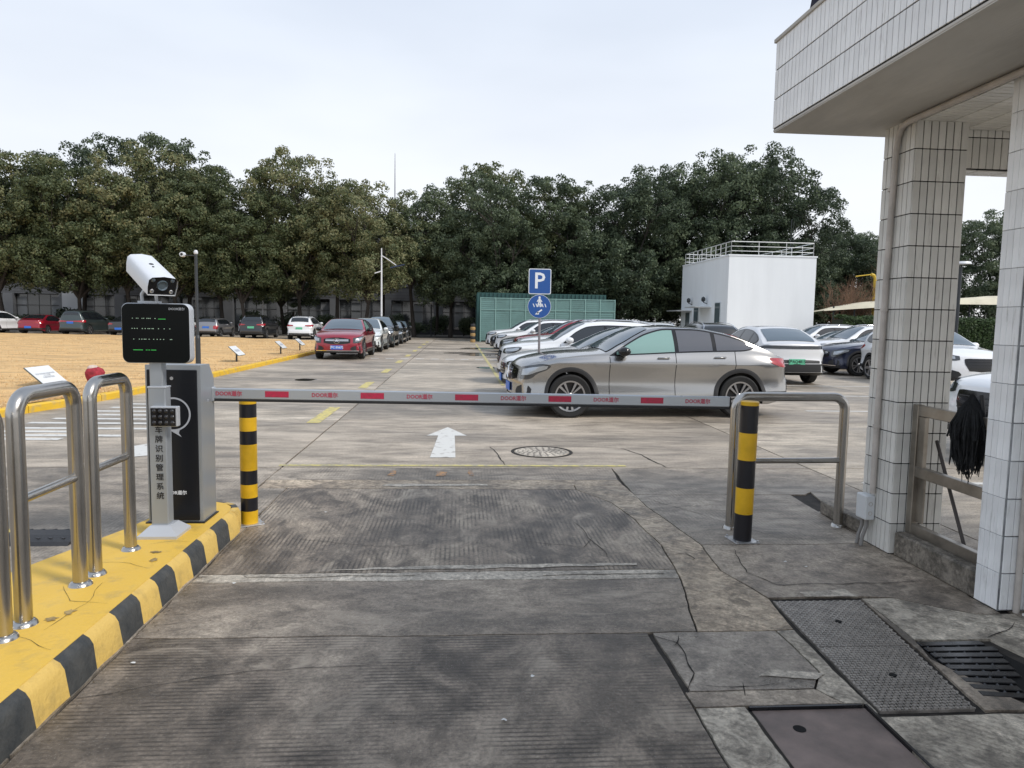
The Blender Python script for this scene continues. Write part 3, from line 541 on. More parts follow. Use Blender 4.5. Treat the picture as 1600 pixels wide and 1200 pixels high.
# near slabs, one by one
near = [
 ('grooved', [(-1.62, -2.5), (1.0, -2.5), (1.01, 3.55), (-1.62, 3.57)], G_BRUSH),
 ('agg', [(-1.62, 3.57), (1.01, 3.55), (1.27, 3.55), (1.43, 4.33), (-1.62, 4.33)], G_AGG),
 ('strip', [(-1.62, 4.33), (1.43, 4.33), (1.45, 4.50), (-1.62, 4.47)], G_PALE),
 ('groovedfar', [(-1.62, 4.47), (1.45, 4.50), (1.50, 5.0), (1.46, 5.7), (1.40, 6.2), (1.15, 6.72), (-1.62, 6.78)], G_GROOVE),
 ('tan', [(1.27, 3.55), (1.81, 3.55), (1.86, 3.98), (1.74, 4.45), (1.80, 5.0), (1.68, 6.1), (1.66, 6.9), (1.15, 6.90), (1.15, 6.72), (1.40, 6.2), (1.46, 5.7), (1.50, 5.0), (1.43, 4.33)], G_TAN),
 ('tanstrip', [(-1.62, 6.78), (1.15, 6.72), (1.15, 6.90), (1.66, 6.9), (1.66, 7.12), (-1.9, 7.12), (-1.9, 6.78)], G_TAN),
 ('apron', [(-1.9, 7.12), (1.66, 7.12), (1.72, 7.72), (-1.9, 7.72)], G_MID),
 ('side1', [(1.66, 6.5), (3.35, 6.5), (3.45, 6.6), (4.0, 6.6), (4.0, 7.72), (1.72, 7.72)], G_MID),
 ('side2', [(1.80, 5.0), (3.12, 5.0), (3.16, 5.9), (3.2, 6.5), (1.66, 6.5), (1.68, 6.1)], G_MID),
 ('side3', [(1.74, 4.45), (1.86, 4.0), (2.44, 4.0), (2.62, 3.97), (2.80, 3.82), (2.98, 3.72), (3.12, 3.72), (3.12, 5.0), (1.80, 5.0)], G_SIDE),
 ('patch', [(1.035, 2.95), (1.62, 2.95), (1.72, 3.10), (1.70, 3.55), (1.03, 3.55)], G_SMOOTH),
 ('patchstrip', [(1.01, 2.82), (1.68, 2.82), (1.62, 2.95), (1.01, 2.95)], G_SIDE),
 ('divider', [(1.79, 2.74), (1.81, 3.55), (1.70, 3.55), (1.72, 3.10), (1.62, 2.95), (1.68, 2.82), (1.765, 2.82), (1.765, 2.74)], G_LIGHT),
 ('platerim', [(1.01, -2.5), (1.24, -2.5), (1.24, 2.82), (1.01, 2.82)], G_LIGHT),
 ('rightstrip', [(1.76, -2.5), (3.2, -2.5), (3.2, 2.72), (1.76, 2.72)], G_LIGHT),
 ('walkside', [(2.42, 3.97), (2.40, 3.42), (2.80, 3.40), (2.86, 3.05), (3.2, 3.0), (3.2, 3.72), (2.98, 3.72), (2.80, 3.82), (2.62, 3.97)], G_LIGHT),
 ('walkmid', [(2.26, 2.74), (2.50, 2.74), (2.34, 3.2), (2.40, 3.42), (2.42, 3.97)], G_SIDE),
 ('walknear', [(2.50, 2.74), (3.2, 2.74), (3.2, 3.0), (2.86, 3.05), (2.62, 2.84)], G_LIGHT),
]
for nm, poly, mt in near: slab('concrete_slab', poly, mt, road, gap=.011, amp=.013, freq=2.6)
q = MB()
def blob(cx, cy, rx, ry, seed, n=40, rag=.25):
    return [(cx+rx*math.cos(2*PI*k/n)*(1+rag*noise.noise(Vector((math.cos(2*PI*k/n)*1.6+seed, math.sin(2*PI*k/n)*1.6, seed)))*1.6), cy+ry*math.sin(2*PI*k/n)*(1+rag*noise.noise(Vector((math.cos(2*PI*k/n)*1.6, math.sin(2*PI*k/n)*1.6+seed, seed+7)))*1.6)) for k in range(n)]
def sheet(name, polys, mat, z, parent=road):
    if name in ('crack', 'paint_chip', 'mortar_smear', 'puddle', 'worn_orange_mark'): return tag(sheet_(name, polys, mat, z, parent), kind='stuff')
    return sheet_(name, polys, mat, z, parent)
def sheet_(name, polys, mat, z, parent):
    q = MB()
    for p in polys: q.prism(p, z-.001, z, top_only=True)
    return q.build(name, mat, parent)
def rag(poly, amp=.02, step=.04, fr=5): return poly_rough(poly, 0, amp, fr, step)
# mortar smears and stains lying on the slabs
sheet('mortar_smear', [rag([(-.9, 4.52), (.2, 4.53), (1.2, 4.57), (1.2, 4.61), (.1, 4.60), (-.2, 4.585)]), rag([(-1.3, 4.40), (-.25, 4.42), (-.3, 4.46), (-1.35, 4.45)]), rag([(.55, 4.40), (1.35, 4.41), (1.35, 4.44), (.55, 4.45)]), rag([(-.75, 6.84), (.3, 6.86), (.28, 6.93), (-.7, 6.94)], .03)], G_PALE, .004)
sheet('mortar_smear', [rag([(1.40, 3.06), (1.66, 3.03), (1.72, 3.08), (1.5, 3.12)], .015), rag([(2.1, 4.0), (2.42, 3.98), (2.40, 4.10), (2.1, 4.07)], .015)], G_PALE, .0045)
CRACK = M('crack_dirt', (.022, .019, .016), .95)
def crack(pts, w=.010, seed=0, z=.0035):
    w *= .62; pp = []; pts = [Vector((x, y, 0)) for x, y in pts]
    for i in range(len(pts)-1):
        k = max(2, int((pts[i+1]-pts[i]).length/.04))
        for j in range(k):
            p = pts[i].lerp(pts[i+1], j/k); v = noise.noise_vector(p*6+Vector((seed, 0, 0)))*.025; pp.append(p+Vector((v.x, v.y, 0)))
    pp.append(pts[-1]); a, b = [], []
    for i, p in enumerate(pp):
        t = (pp[min(i+1, len(pp)-1)]-pp[max(0, i-1)]).normalized(); m = Vector((-t.y, t.x, 0)); ww = w*(.35+.9*abs(noise.noise(p*9+Vector((0, seed, 3)))))*min(1, .3+min(i, len(pp)-1-i)*.3)
        a.append((p+m*ww)[:2]); b.append((p-m*ww)[:2])
    return a+b[::-1]
sheet('crack', [crack(c, w, i*3.3) for i, (c, w) in enumerate([
  ([(1.02, 3.52), (1.12, 3.42), (1.10, 3.1), (1.02, 2.93)], .009), ([(1.09, 3.0), (1.25, 2.97), (1.42, 2.99), (1.50, 3.0)], .006), ([(1.10, 3.38), (1.16, 3.5)], .01), ([(1.3, 3.0), (1.27, 2.90)], .012),
  ([(.5, 5.1), (.9, 4.95), (1.05, 5.2)], .007), ([(.95, 5.6), (1.02, 5.0), (1.05, 4.7)], .007), ([(-1.2, 5.2), (-.6, 5.0), (-.2, 5.02)], .006), ([(.55, 7.75), (.42, 9.0)], .016), ([(2.35, 7.75), (2.25, 8.5), (2.1, 8.95)], .022),
  ([(1.50, 4.78), (1.62, 4.80), (1.66, 4.70), (1.62, 4.66)], .010), ([(2.0, 4.9), (1.9, 4.4), (2.0, 4.2), (2.6, 4.2), (3.0, 4.22)], .009), ([(3.1, 3.6), (2.95, 3.5), (2.8, 3.42)], .008), ([(-1.6, 3.0), (-1.0, 3.2), (-.4, 3.25)], .005), ([(-1.6, 3.72), (-1.45, 3.75)], .006), ([(1.72, 6.4), (2.2, 5.6), (2.5, 5.05)], .006)])], CRACK, .0035)
# far slabs
xs = [-13.7, -7.8, -1.9, 4.0, 9.9, 15.8, 21.7]; ys = [7.72, 11.3]+[11.3+5*i for i in range(1, 11)]
rnd = random.Random(4)
for i in range(len(xs)-1):
    for j in range(len(ys)-1):
        if xs[i+1] < -1.95 and ys[j] > 15.5 and xs[i] < -8: continue
        slab('concrete_slab', [(xs[i], ys[j]), (xs[i+1], ys[j]), (xs[i+1], ys[j+1]), (xs[i], ys[j+1])], rnd.choice([G_FAR, G_FAR, G_FAR2]), road, gap=.022 if j < 4 else .03, amp=.006, freq=1, step=.3)
for x0 in (-13.7, -7.8):
    for y0, y1 in ((-2.5, 2.6), (2.6, 7.72)):
        pl = [(x0, y0), (x0+5.9, y0), (x0+5.9, y1), (x0, y1)] if x0 < -8 else [(x0, y0), (-1.62, y0), (-1.62, y1), (x0, y1)] if y0 < 0 else [(x0, y0), (-1.62, y0), (-1.62, 6.78), (-1.9, 6.78), (-1.9, 7.72), (x0, 7.72)]
        slab('concrete_slab', pl, G_FAR if x0 < -8 else G_MID, road, gap=.02, amp=.006, freq=2, step=.1)
for x0, x1 in ((4.0, 9.9), (9.9, 15.8), (15.8, 21.7)):
    for y0, y1 in ((-2.5, 2.6), (2.6, 7.72)): slab('concrete_slab', [(x0, y0), (x1, y0), (x1, y1), (x0, y1)], G_FAR2, road, gap=.02, amp=.006, freq=1, step=.2)
slab('concrete_slab', [(3.4, 4.0), (4.0, 4.0), (4.0, 6.6), (3.45, 6.6), (3.3, 5.9)], G_MID, road, gap=.01)
q = MB(); q.prism([(3.2, -2.5), (4.0, -2.5), (4.0, 4.0), (3.2, 4.0)], -.03, 0); q.build('concrete_slab', G_MID, road)
q = MB(); q.prism([(3.10, 4.0), (3.4, 4.0), (3.3, 5.9), (3.16, 5.9)], -.03, -.001); q.build('concrete_slab', G_SIDE, road)
# wet puddles left on the lot
WET = M('puddle', (.045, .042, .038), .06, spec=.6)
sheet('puddle', [blob(-3.95, 18.6, .28, .35, 3), blob(1.0, 40, 1.0, 1.0, 5), blob(.2, 34.2, 1.0, .55, 8), blob(.9, 32.6, .8, .6, 9), blob(1.0, 24, .45, .4, 2)], WET, .004)
STAIN = M('oil_stain', (.12, .108, .095), .4, var=.4, vs=3)
# painted markings
WPAINT = M('white_road_paint', (.64, .63, .59), .6, var2=(.32, .29, .255), vs=9, thresh=(.31, .44), detail=8)
YPAINT = M('yellow_road_paint', (.62, .52, .17), .6, var2=(.33, .29, .20), vs=11, thresh=(.36, .52), detail=8)
YPAINT_W = M('worn_yellow_line_paint', (.58, .50, .17), .65, var2=(.34, .31, .22), vs=14, thresh=(.40, .58), detail=8)
def R4(x0, y0, x1, y1): return [(x0, y0), (x1, y0), (x1, y1), (x0, y1)]
def mark(name, polys, mat, z=.005): o = sheet(name, polys, mat, z); return o
mark('lane_arrow', [[(-.33, 8.28), (-.03, 8.28), (-.05, 9.86), (.12, 9.86), (-.16, 10.65), (-.44, 9.86), (-.28, 9.86)]], WPAINT)
mark('lane_arrow', [[(-4.02, 8.9), (-3.78, 9.3), (-3.40, 8.45), (-3.72, 8.25), (-3.78, 8.42)]], WPAINT)
for y, x0, x1 in [(9.35, -6.0, -5.1), (9.64, -6.1, -4.4), (9.95, -6.2, -5.0), (10.25, -6.3, -4.2), (10.75, -6.3, -4.0), (11.2, -6.2, -3.9), (11.65, -6.1, -4.2), (12.1, -6.05, -4.4), (12.6, -6.0, -4.6), (13.1, -5.9, -4.9)]:
    mark('crossing_stripe', [R4(x0, y, x1, y+.16)], WPAINT)
for y in (11.0, 16.55, 21.3, 26.0, 30.5, 35.2, 39.8, 44.5, 49): mark('centre_dash', [R4(-2.33, y, -2.13, y+(1.95 if y < 12 else 1.6))], YPAINT)
mark('yellow_line', [rag(R4(-1.95, 7.78, 1.9, 7.86), .008)], YPAINT_W)
for yy in (28.65, 53.4):
    for k in range(9): mark('crossing_block', [R4(-3.55+k*.6, yy, -3.22+k*.6, yy+.32)], WPAINT)
mark('bay_line', [R4(1.05, 17.6, 1.15, 47)], YPAINT_W)
for y in [14.3, 17.2, 20.6, 24.0, 26.4, 29.2, 32, 34.7, 37.3, 40, 42.7]: mark('bay_line', [R4(1.2, y, 6.0, y+.1)], WPAINT)
for y in (15.7, 18.3, 12.9): mark('bay_line', [R4(6.6, y, 13, y+.12)], WPAINT)
mark('bay_line', [R4(9.0, 12.2, 14.6, 12.35)], WPAINT); mark('bay_line', [R4(4.2, 6.9, 9, 7.0)], WPAINT)
OR = M('worn_orange_paint', (.42, .23, .10), .7, var2=(.21, .17, .14), vs=16, thresh=(.45, .55))
mark('worn_orange_mark', [rag(R4(-.72, 7.3, -.66, 7.55), .03), rag(R4(-.22, 7.3, -.12, 7.5), .03), rag(R4(.10, 7.3, .15, 7.58), .03)], OR)
# steel covers
IRON = M('weathered_iron', (.25, .225, .20), .5, .3, var=.45, vs=9, rvar=.15, bump=.25, bs=90)
RUST = M('rusty_brown_plate', (.20, .155, .135), .6, .0, var=.35, vs=5, rvar=.12, bump=.2, bs=60)
STUD = M('worn_stud_tops', (.36, .33, .295), .42, .4, var=.3, vs=12)
BLACKIRON = M('wet_black_iron', (.022, .022, .024), .22, .5, rvar=.12, vs=6, var=.4)
HOLE = M('dark_hole', (.003, .003, .003), 1)
t = empty('tread_plate', (1.85, 3.34, 0), 0, 'grey steel diamond tread cover in two halves beside the wet drain grate', 'cover plate')
c4 = [(1.865, 3.93), (2.40, 3.93), (2.225, 2.755), (1.80, 2.755)]
def inq(u, v):
    a = Vector((c4[0][0], c4[0][1], 0)).lerp(Vector((c4[1][0], c4[1][1], 0)), u); b = Vector((c4[3][0], c4[3][1], 0)).lerp(Vector((c4[2][0], c4[2][1], 0)), u); return a.lerp(b, v)
for v0, v1 in ((0, .497), (.503, 1)):
    q = MB(); pl = [inq(0, v0), inq(1, v0), inq(1, v1), inq(0, v1)]; q.prism([(p.x-1.85, p.y-3.34) for p in pl], -.012, .002); po = q.build('plate_half', IRON, t)
    q = MB(); nu, nv = 13, 26
    for i in range(nu*2):
        for j in range(nv):
            u = (i+.5)/(nu*2); v = v0+(v1-v0)*(j+.5)/nv
            if v1-v0 < .1: continue
            p = inq(u, v)-Vector((1.85, 3.34, 0)); a = PI/4 if (i+j) % 2 else -PI/4
            q.box((p.x, p.y, .0035), (.030, .0075, .004), Matrix.Rotation(a, 3, 'Z'))
    s_ = q.build('tread_studs', STUD, po); tag(s_, kind='stuff')
    p = inq(.5, (v0+v1)/2)-Vector((1.85, 3.34, 0)); q = MB(); q.lathe([(0, .0), (.017, .0), (.017, .0075), (0, .0075)], c=(p.x, p.y, 0), n=14); q.build('lifting_hole', HOLE, t)
t = empty('sunken_cover', (1.5, 2.4, 0), 0, 'plain brown steel cover sunk in a frame at the bottom right, with one oval hole', 'cover plate')
q = MB(); q.prism([(-.26+.02, -3), (.26, -3), (.26, .40), (-.24, .40)], -.030, -.010); q.build('plate', RUST, t)
q = MB(); q.box((.268, -1.3, -.008), (.012, 3.42, .024)); q.box((0, .408, -.008), (.50, .012, .024)); q.build('frame', BLACKIRON, t)
q = MB(); q.lathe([(0, 0), (.026, 0), (.026, .001), (0, .001)], c=(-.10, .26, -.0095), n=18); o = q.build('lifting_hole', HOLE, t)
t = empty('drain_grate', (2.55, 3.1, 0), 0, 'wet black cast iron drain grate of slotted bars beside the pillar', 'drain grate')
gq = [(2.40-2.55, .28), (2.74-2.55, .27), (2.80-2.55, -.02), (2.53-2.55, -.26), (2.32-2.55, -.23)]
q = MB(); q.prism(gq, -.03, -.0115); q.build('sump', HOLE, t)
for k in range(9):
    f = k/8; a = Vector((2.385-2.55, .265, 0)).lerp(Vector((2.345-2.55, -.22, 0)), f); b = Vector((2.73-2.55, .265, 0)).lerp(Vector((2.54-2.55, -.25, 0)), f)
    if k in (1, 2, 3, 4, 5, 6, 7): b = b+Vector((.05, 0, 0)) if k < 6 else b
    q = MB(); q.box(((a.x+b.x)/2, (a.y+b.y)/2, -.003), ((b-a).length, .044, .010), Matrix.Rotation(math.atan2(b.y-a.y, b.x-a.x), 3, 'Z'), bev=.003); q.build('grate_bar', BLACKIRON, t)
for f in (.1, .35, .6, .88):
    a = Vector((2.385+.34*f-2.55, .27, 0)); b = Vector((2.345+.21*f-2.55, -.23, 0)); q = MB(); q.tube([a+Vector((0, 0, -.012)), b+Vector((0, 0, -.012))], .012, 6); q.build('cross_rib', BLACKIRON, t)
t = empty('manhole_cover', (1.04, 8.68, 0), 0, 'round iron manhole cover in the lane beyond the barrier, beside the white arrow', 'manhole cover')
q = MB(); q.lathe([(0, -.01), (.33, -.01), (.33, .004), (0, .004)], n=40); q.build('lid', G_PALE, t)
q = MB(); q.lathe([(.345, -.01), (.385, -.01), (.385, .005), (.345, .005)], n=40, closed=True); q.build('rim', CRACK, t)
q = MB(); 
for k in range(5):
    for s in range(6+k*4):
        a = 2*PI*s/(6+k*4); r = .06+k*.06; q.box((r*math.cos(a), r*math.sin(a), .006), (.022, .022, .004), Matrix.Rotation(a, 3, 'Z'))
tag(q.build('raised_pattern', IRON, t), kind='stuff')
# speed hump
RUB = M('hump_rubber', (.028, .028, .030), .6, bump=.5, bs=60); RUBY = M('hump_yellow', (.55, .44, .12), .6, var=.3, vs=10)
t = empty('speed_hump', (-2.72, 5.24, 0), 0, 'low black and yellow rubber speed hump across the lane left of the island', 'speed hump')
for k in range(9):
    x1 = -k*.5; x0 = x1-.495; q = MB(); pr = [(-.18, 0), (-.15, .022), (-.06, .045), (.06, .045), (.15, .022), (.18, 0)]
    vs = [(x, y, z) for x in (x0, x1) for y, z in pr]; q.add(vs, [(i, i+1, 7+i, 6+i) for i in range(5)]+[(0, 1, 2, 3, 4, 5), (6, 7, 8, 9, 10, 11), (0, 6, 11, 5)])
    for a in range(5):
        for b in (-1, 1): q.box((x0+.08+a*.085, b*.10, .034), (.05, .015, .006), Matrix.Rotation(.6*b, 3, 'Z'))
    q.build('hump_section', RUB if k % 2 == 0 else RUBY, t)
# litter
PAPER = M('litter_white', (.7, .7, .68), .7); rnd = random.Random(8)
for i, (x, y) in enumerate([(2.25, 4.6), (-1.1, 5.9), (-1.35, 4.3), (.35, 3.1), (.2, 2.75), (-1.5, 3.3), (2.35, 4.5), (-1.2, 7.95)]):
    q = MB(); n = 7; s = .009+.007*rnd.random(); q.add([(s*math.cos(2*PI*k/n)*(.7+.6*rnd.random()), s*.6*math.sin(2*PI*k/n)*(.7+.6*rnd.random()), .004+.008*rnd.random()) for k in range(n)]+[(0, 0, .012)], [(k, (k+1) % n, n) for k in range(n)])
    o = q.build('paper_scrap', PAPER, None, loc=(x, y, .001)); tag(o, ['white scrap just below the right striped bollard', 'white scrap on the grooved concrete right of the left striped bollard', 'white scrap on the lane beside the yellow island kerb, upper one', 'white scrap low in the middle of the dark lane slab', 'lowest white scrap in the middle of the lane', 'white scrap close to the island kerb, lower one', 'second white scrap below the right striped bollard', 'white scrap on the joint crossing left of the white arrow'][i], 'litter', 'white scraps littering the lane')
# leaf and grit debris
DEB = M('dry_debris', (.10, .075, .045), .9)
q = MB()
for i in range(260):
    x, y = rnd.uniform(-1.6, 3.0), rnd.uniform(2.3, 7.5)
    if rnd.random() < .5: x = -1.62+abs(rnd.gauss(0, .04))
    a = rnd.uniform(0, PI); s = rnd.uniform(.002, .007); q.add([(x+s*math.cos(a), y+s*math.sin(a), .002), (x-s*.6*math.sin(a), y+s*.6*math.cos(a), .0055), (x-s*math.cos(a), y-s*math.sin(a), .003)], [(0, 1, 2)])
tag(q.build('grit', DEB, road), kind='stuff')
# lawn with its yellow kerb
STRAW = M('straw_soil', (.69, .445, .195), .95, var2=(.45, .29, .135), vs=.9, stretch=(.6, 2.2, 1), thresh=(.36, .56), detail=10, bump=.8, bs=14)
BL = [M('straw_blade', (.70, .47, .22), .8), M('straw_blade_pale', (.78, .60, .34), .8), M('straw_blade_brown', (.40, .27, .14), .9)]
kerbline = [(-14, 8.0), (-10.5, 8.9), (-8.2, 9.9), (-7.15, 11.0), (-6.85, 12.2), (-6.60, 13.6), (-6.46, 15.2), (-6.40, 18), (-6.35, 22.5), (-6.3, 30.6), (-6.3, 40), (-6.3, 46.5)]
def spl(pts, step):
    o = []; P = [Vector((a, b, 0)) for a, b in pts]
    for i in range(len(P)-1):
        p0 = P[max(i-1, 0)]; p1 = P[i]; p2 = P[i+1]; p3 = P[min(i+2, len(P)-1)]; n = max(1, int((p2-p1).length/step))
        for j in range(n):
            t = j/n; o.append(.5*((2*p1)+(p2-p0)*t+(2*p0-5*p1+4*p2-p3)*t*t+(3*p1-p0-3*p2+p3)*t**3))
    return o+[P[-1]]
KL = spl(kerbline, .25)
YK = M('yellow_kerb_paint', (.74, .46, .03), .6, var2=(.50, .36, .14), vs=6, thresh=(.28, .5), bump=.4, bs=30)
kerb = empty('lawn_kerb'); tag(kerb, kind='structure')
i = 0
while i < len(KL)-3:
    seg = KL[i:i+4]; i += 3; q = MB(); vs = []
    for k, p in enumerate(seg):
        t = (seg[min(k+1, 3)]-seg[max(0, k-1)]).normalized(); nrm = Vector((t.y, -t.x, 0)); pp = p+t*(.008 if k == 0 else -.008 if k == 3 else 0)
        for (o_, z) in ((0, -.03), (.0, .11), (-.02, .13), (-.11, .135), (-.13, .12), (-.13, -.03)): vs.append(pp+nrm*o_+Vector((0, 0, z)))
    q.add(vs, [(a*6+b, a*6+(b+1) % 6, a*6+6+(b+1) % 6, a*6+6+b) for a in range(3) for b in range(6)]+[tuple(range(6)), tuple(18+b for b in range(6))]); q.build('kerb_stone', YK, kerb)
q = MB(); inner = [(p.x-.11, p.y-.02) for p in KL]+[(-9.5, 46.0), (-15, 50), (-21, 51.5), (-32, 52), (-60, 52), (-60, 8)]
bm = bmesh.new(); vv = [bm.verts.new((x, y, .115)) for x, y in inner]; bm.faces.new(vv); bmesh.ops.triangulate(bm, faces=bm.faces)
for cut in range(5): bmesh.ops.subdivide_edges(bm, edges=[e for e in bm.edges if e.calc_length() > 1.6], cuts=1); bmesh.ops.triangulate(bm, faces=bm.faces)
for v in bm.verts: v.co.z += .05*noise.noise(v.co*.5)+.02*noise.noise(v.co*1.7)+.0
me = bpy.data.meshes.new('lawn'); bm.to_mesh(me); bm.free(); me.materials.append(STRAW); me.shade_smooth(); lawn = bpy.data.objects.new('lawn', me); link(lawn); tag(lawn, kind='structure')
rnd = random.Random(2); q = MB()
KX = [(p.y, p.x) for p in KL]
def kx(y): 
    b = min(KX, key=lambda t: abs(t[0]-y)); return b[1]
for i in range(80000):
    y = 9.5+36*rnd.random()**2.1; x = kx(y)-.14-(26 if y > 18 else 9)*rnd.random()**1.4
    if rnd.random() < .12: x = kx(y)-.13-abs(rnd.gauss(0, .10))
    h = rnd.uniform(.012, .035)*(1+y*.01); a = rnd.uniform(0, 2*PI); w = .004*(1+y*.05); lx, ly = rnd.gauss(0, .03), rnd.gauss(0, .03); z = .11+.05*noise.noise(Vector((x, y, .115))*.5)
    q.add([(x-w*math.cos(a), y-w*math.sin(a), z), (x+w*math.cos(a), y+w*math.sin(a), z), (x+lx, y+ly, z+h)], [(0, 1, 2)], 0 if rnd.random() < .5 else (1 if rnd.random() < .6 else 2))
tag(q.build('dry_grass', BL, None, recalc=False), 'dormant straw coloured grass covering the lawn', 'grass', kind='stuff')
q = MB(); q.prism([(-60, 52.2), (-6.0, 46.2), (-6, 66), (-60, 66)], -.03, .012); o = q.build('parking_lane', G_FAR2); tag(o, kind='structure')
# ------------------------------------------------------------------ traffic island, rails, barrier
ISL = M('yellow_island_paint', (.74, .47, .07), .55, var2=(.50, .34, .09), vs=7, thresh=(.22, .46), bump=.5, bs=45, detail=9, rvar=.1)
ISB = M('black_kerb_paint', (.030, .034, .036), .55, var2=(.07, .07, .065), vs=12, thresh=(.3, .7), bump=.5, bs=45)
ISY = M('yellow_kerb_side_paint', (.68, .46, .12), .6, var2=(.46, .32, .10), vs=9, thresh=(.25, .5), bump=.5, bs=45)
STEEL = M('brushed_stainless', (.46, .44, .41), .24, 1, var=.12, vs=2, stretch=(3, 3, 1), rvar=.04)
isl = empty('traffic_island', (0, 0, 0), 0, 'raised concrete island painted yellow with black and yellow kerb stripes', 'traffic island')
outer = [(-1.70, .6)]+[(-1.70, 2.54+.24*k) for k in range(12)]+[(-1.705, 5.36), (-1.73, 5.47), (-1.80, 5.57), (-1.90, 5.62), (-2.02, 5.60), (-2.12, 5.50), (-2.17, 5.30), (-2.25, 4.9), (-2.53, 3.96), (-3.4, 1.0), (-3.5, .6)]
q = MB(); q.prism(outer, .0, .17); q.build('island_top', ISL, isl, 30)
cr = [crack(c, .0032, 9+i) for i, c in enumerate([[(-1.75, 3.1), (-2.0, 3.25), (-2.3, 3.3)], [(-1.75, 3.6), (-1.95, 3.65), (-2.1, 3.85)], [(-1.76, 2.7), (-1.95, 2.95), (-2.2, 2.9)], [(-1.75, 4.1), (-1.9, 4.2), (-2.2, 4.25)], [(-1.9, 3.3), (-1.86, 3.6), (-1.92, 3.9)], [(-2.0, 2.5), (-2.3, 3.0), (-2.35, 3.4)], [(-1.72, 4.6), (-1.82, 4.62), (-1.95, 4.55)]])]
sheet('crack', cr, CRACK, .1725, isl)
FL = M('chipped_paint_patch', (.33, .24, .10), .8, var=.5, vs=20)
sheet('paint_chip', [blob(-1.92, 3.42, .035, .02, 4, rag=.6), blob(-1.88, 3.5, .02, .03, 6, rag=.6), blob(-2.1, 3.12, .03, .03, 7, rag=.6), blob(-1.80, 4.25, .02, .03, 8, rag=.6), blob(-1.84, 4.4, .03, .02, 9, rag=.6)], FL, .1735, isl)
ysb = [.6, .86, 1.10, 1.34, 1.58, 1.82, 2.06, 2.30, 2.54, 2.78, 3.02, 3.26, 3.50, 3.74, 3.96, 4.19, 4.43, 4.67, 4.91, 5.16, 5.38]
for k in range(len(ysb)-1):
    q = MB(); y0, y1 = ysb[k], ysb[k+1]; vs = []; n = 5
    for j in range(n):
        y = y0+(y1-y0)*j/(n-1); w = .004*noise.noise(Vector((0, y*6, 1))); wb = .012*noise.noise(Vector((0, y*5, 4)))
        for (x, z) in ((-1.7, .168), (-1.672+w, .150+w), (-1.655+w, .12), (-1.635+wb, -.02), (-1.70, -.02)): vs.append((x, y, z))
    q.add(vs, [(a*5+b, a*5+(b+1) % 5, a*5+5+(b+1) % 5, a*5+5+b) for a in range(n-1) for b in range(5)]+[tuple(range(5)), tuple((n-1)*5+b for b in range(5))]); q.build('kerb_stripe', ISB if k % 2 == 0 else ISY, isl, 40)
tip = [(-1.65, 5.38), (-1.665, 5.50), (-1.72, 5.60), (-1.80, 5.66), (-1.92, 5.69), (-2.05, 5.66), (-2.16, 5.57), (-2.22, 5.40)]
for k in range(len(tip)-1):
    a, b = Vector((*tip[k], 0)), Vector((*tip[k+1], 0)); c = Vector((-1.93, 5.2, 0)); q = MB(); vs = []
    for p in (a, b):
        i_ = (c-p).normalized()*.075; vs += [p+Vector((0, 0, -.02)), p+Vector((0, 0, .12)), p+i_*.3+Vector((0, 0, .16)), p+i_+Vector((0, 0, .168)), p+i_+Vector((0, 0, -.02))]
    q.add(vs, [(j, (j+1) % 5, 5+(j+1) % 5, 5+j) for j in range(5)]+[(0, 1, 2, 3, 4), (5, 6, 7, 8, 9)]); q.build('kerb_stripe', ISB if k % 2 else ISY, isl, 40)
def hoop(p0, p1, h, r, zmid, label, cat='railing', group=None, zb=0, rc=.10, cap_r=None):
    p0, p1 = Vector((*p0, zb)), Vector((*p1, zb)); d = (p1-p0).normalized(); up = Vector((0, 0, 1)); H = h
    t = empty('steel_railing', p0, 0, label, cat, group); o = -p0
    pts = [p0+o, p0+o+up*(H-rc)]
    for k in range(1, 8): a = PI/2*k/8; pts.append(p0+o+up*(H-rc+rc*math.sin(a))+d*(rc-rc*math.cos(a)))
    pts.append(p0+o+up*H+d*rc); pts.append(p1+o+up*H-d*rc)
    for k in range(1, 8): a = PI/2*k/8; pts.append(p1+o+up*(H-rc+rc*math.cos(a))-d*(rc-rc*math.sin(a)))
    pts += [p1+o+up*(H-rc), p1+o]
    q = MB(); q.tube(pts, r, 24); q.build('hoop', STEEL, t, 40)
    q = MB(); q.tube([p0+o+up*zmid+d*r*.6, p1+o+up*zmid-d*r*.6], r*.62, 18); q.build('cross_bar', STEEL, t, 40)
    for p in (p0, p1): q = MB(); q.lathe([(r, .022), (r*1.25, .020), (r*1.5, .010), (r*1.62, .0), (r*.9, 0)], c=p+o, n=28); q.build('flange', STEEL, t, 40)
    return t
hoop((-2.02, 3.37), (-2.02, 3.87), 1.075, .037, .59, 'middle stainless hoop rail on the yellow island, nearer of the two whole hoops', group='stainless hoop rails on the island', zb=.17)
hoop((-2.02, 4.03), (-2.02, 4.46), 1.075, .035, .59, 'stainless hoop rail on the yellow island beside the display post', group='stainless hoop rails on the island', zb=.17)
hoop((-2.02, 2.72), (-2.02, 3.22), 1.05, .037, .59, 'stainless hoop rail on the island cut off by the left picture edge', group='stainless hoop rails on the island', zb=.17)
hoop((2.18, 5.42), (3.10, 5.46), 1.06, .037, .545, 'wide stainless hoop rail standing behind the right striped bollard', zb=0)
YB = M('bollard_yellow', (.72, .42, .012), .35, var=.15, vs=6, rvar=.08); BB = M('bollard_black', (.010, .010, .014), .3); PLT = M('galvanised_plate', (.5, .5, .5), .4, .7, var=.3, vs=12)
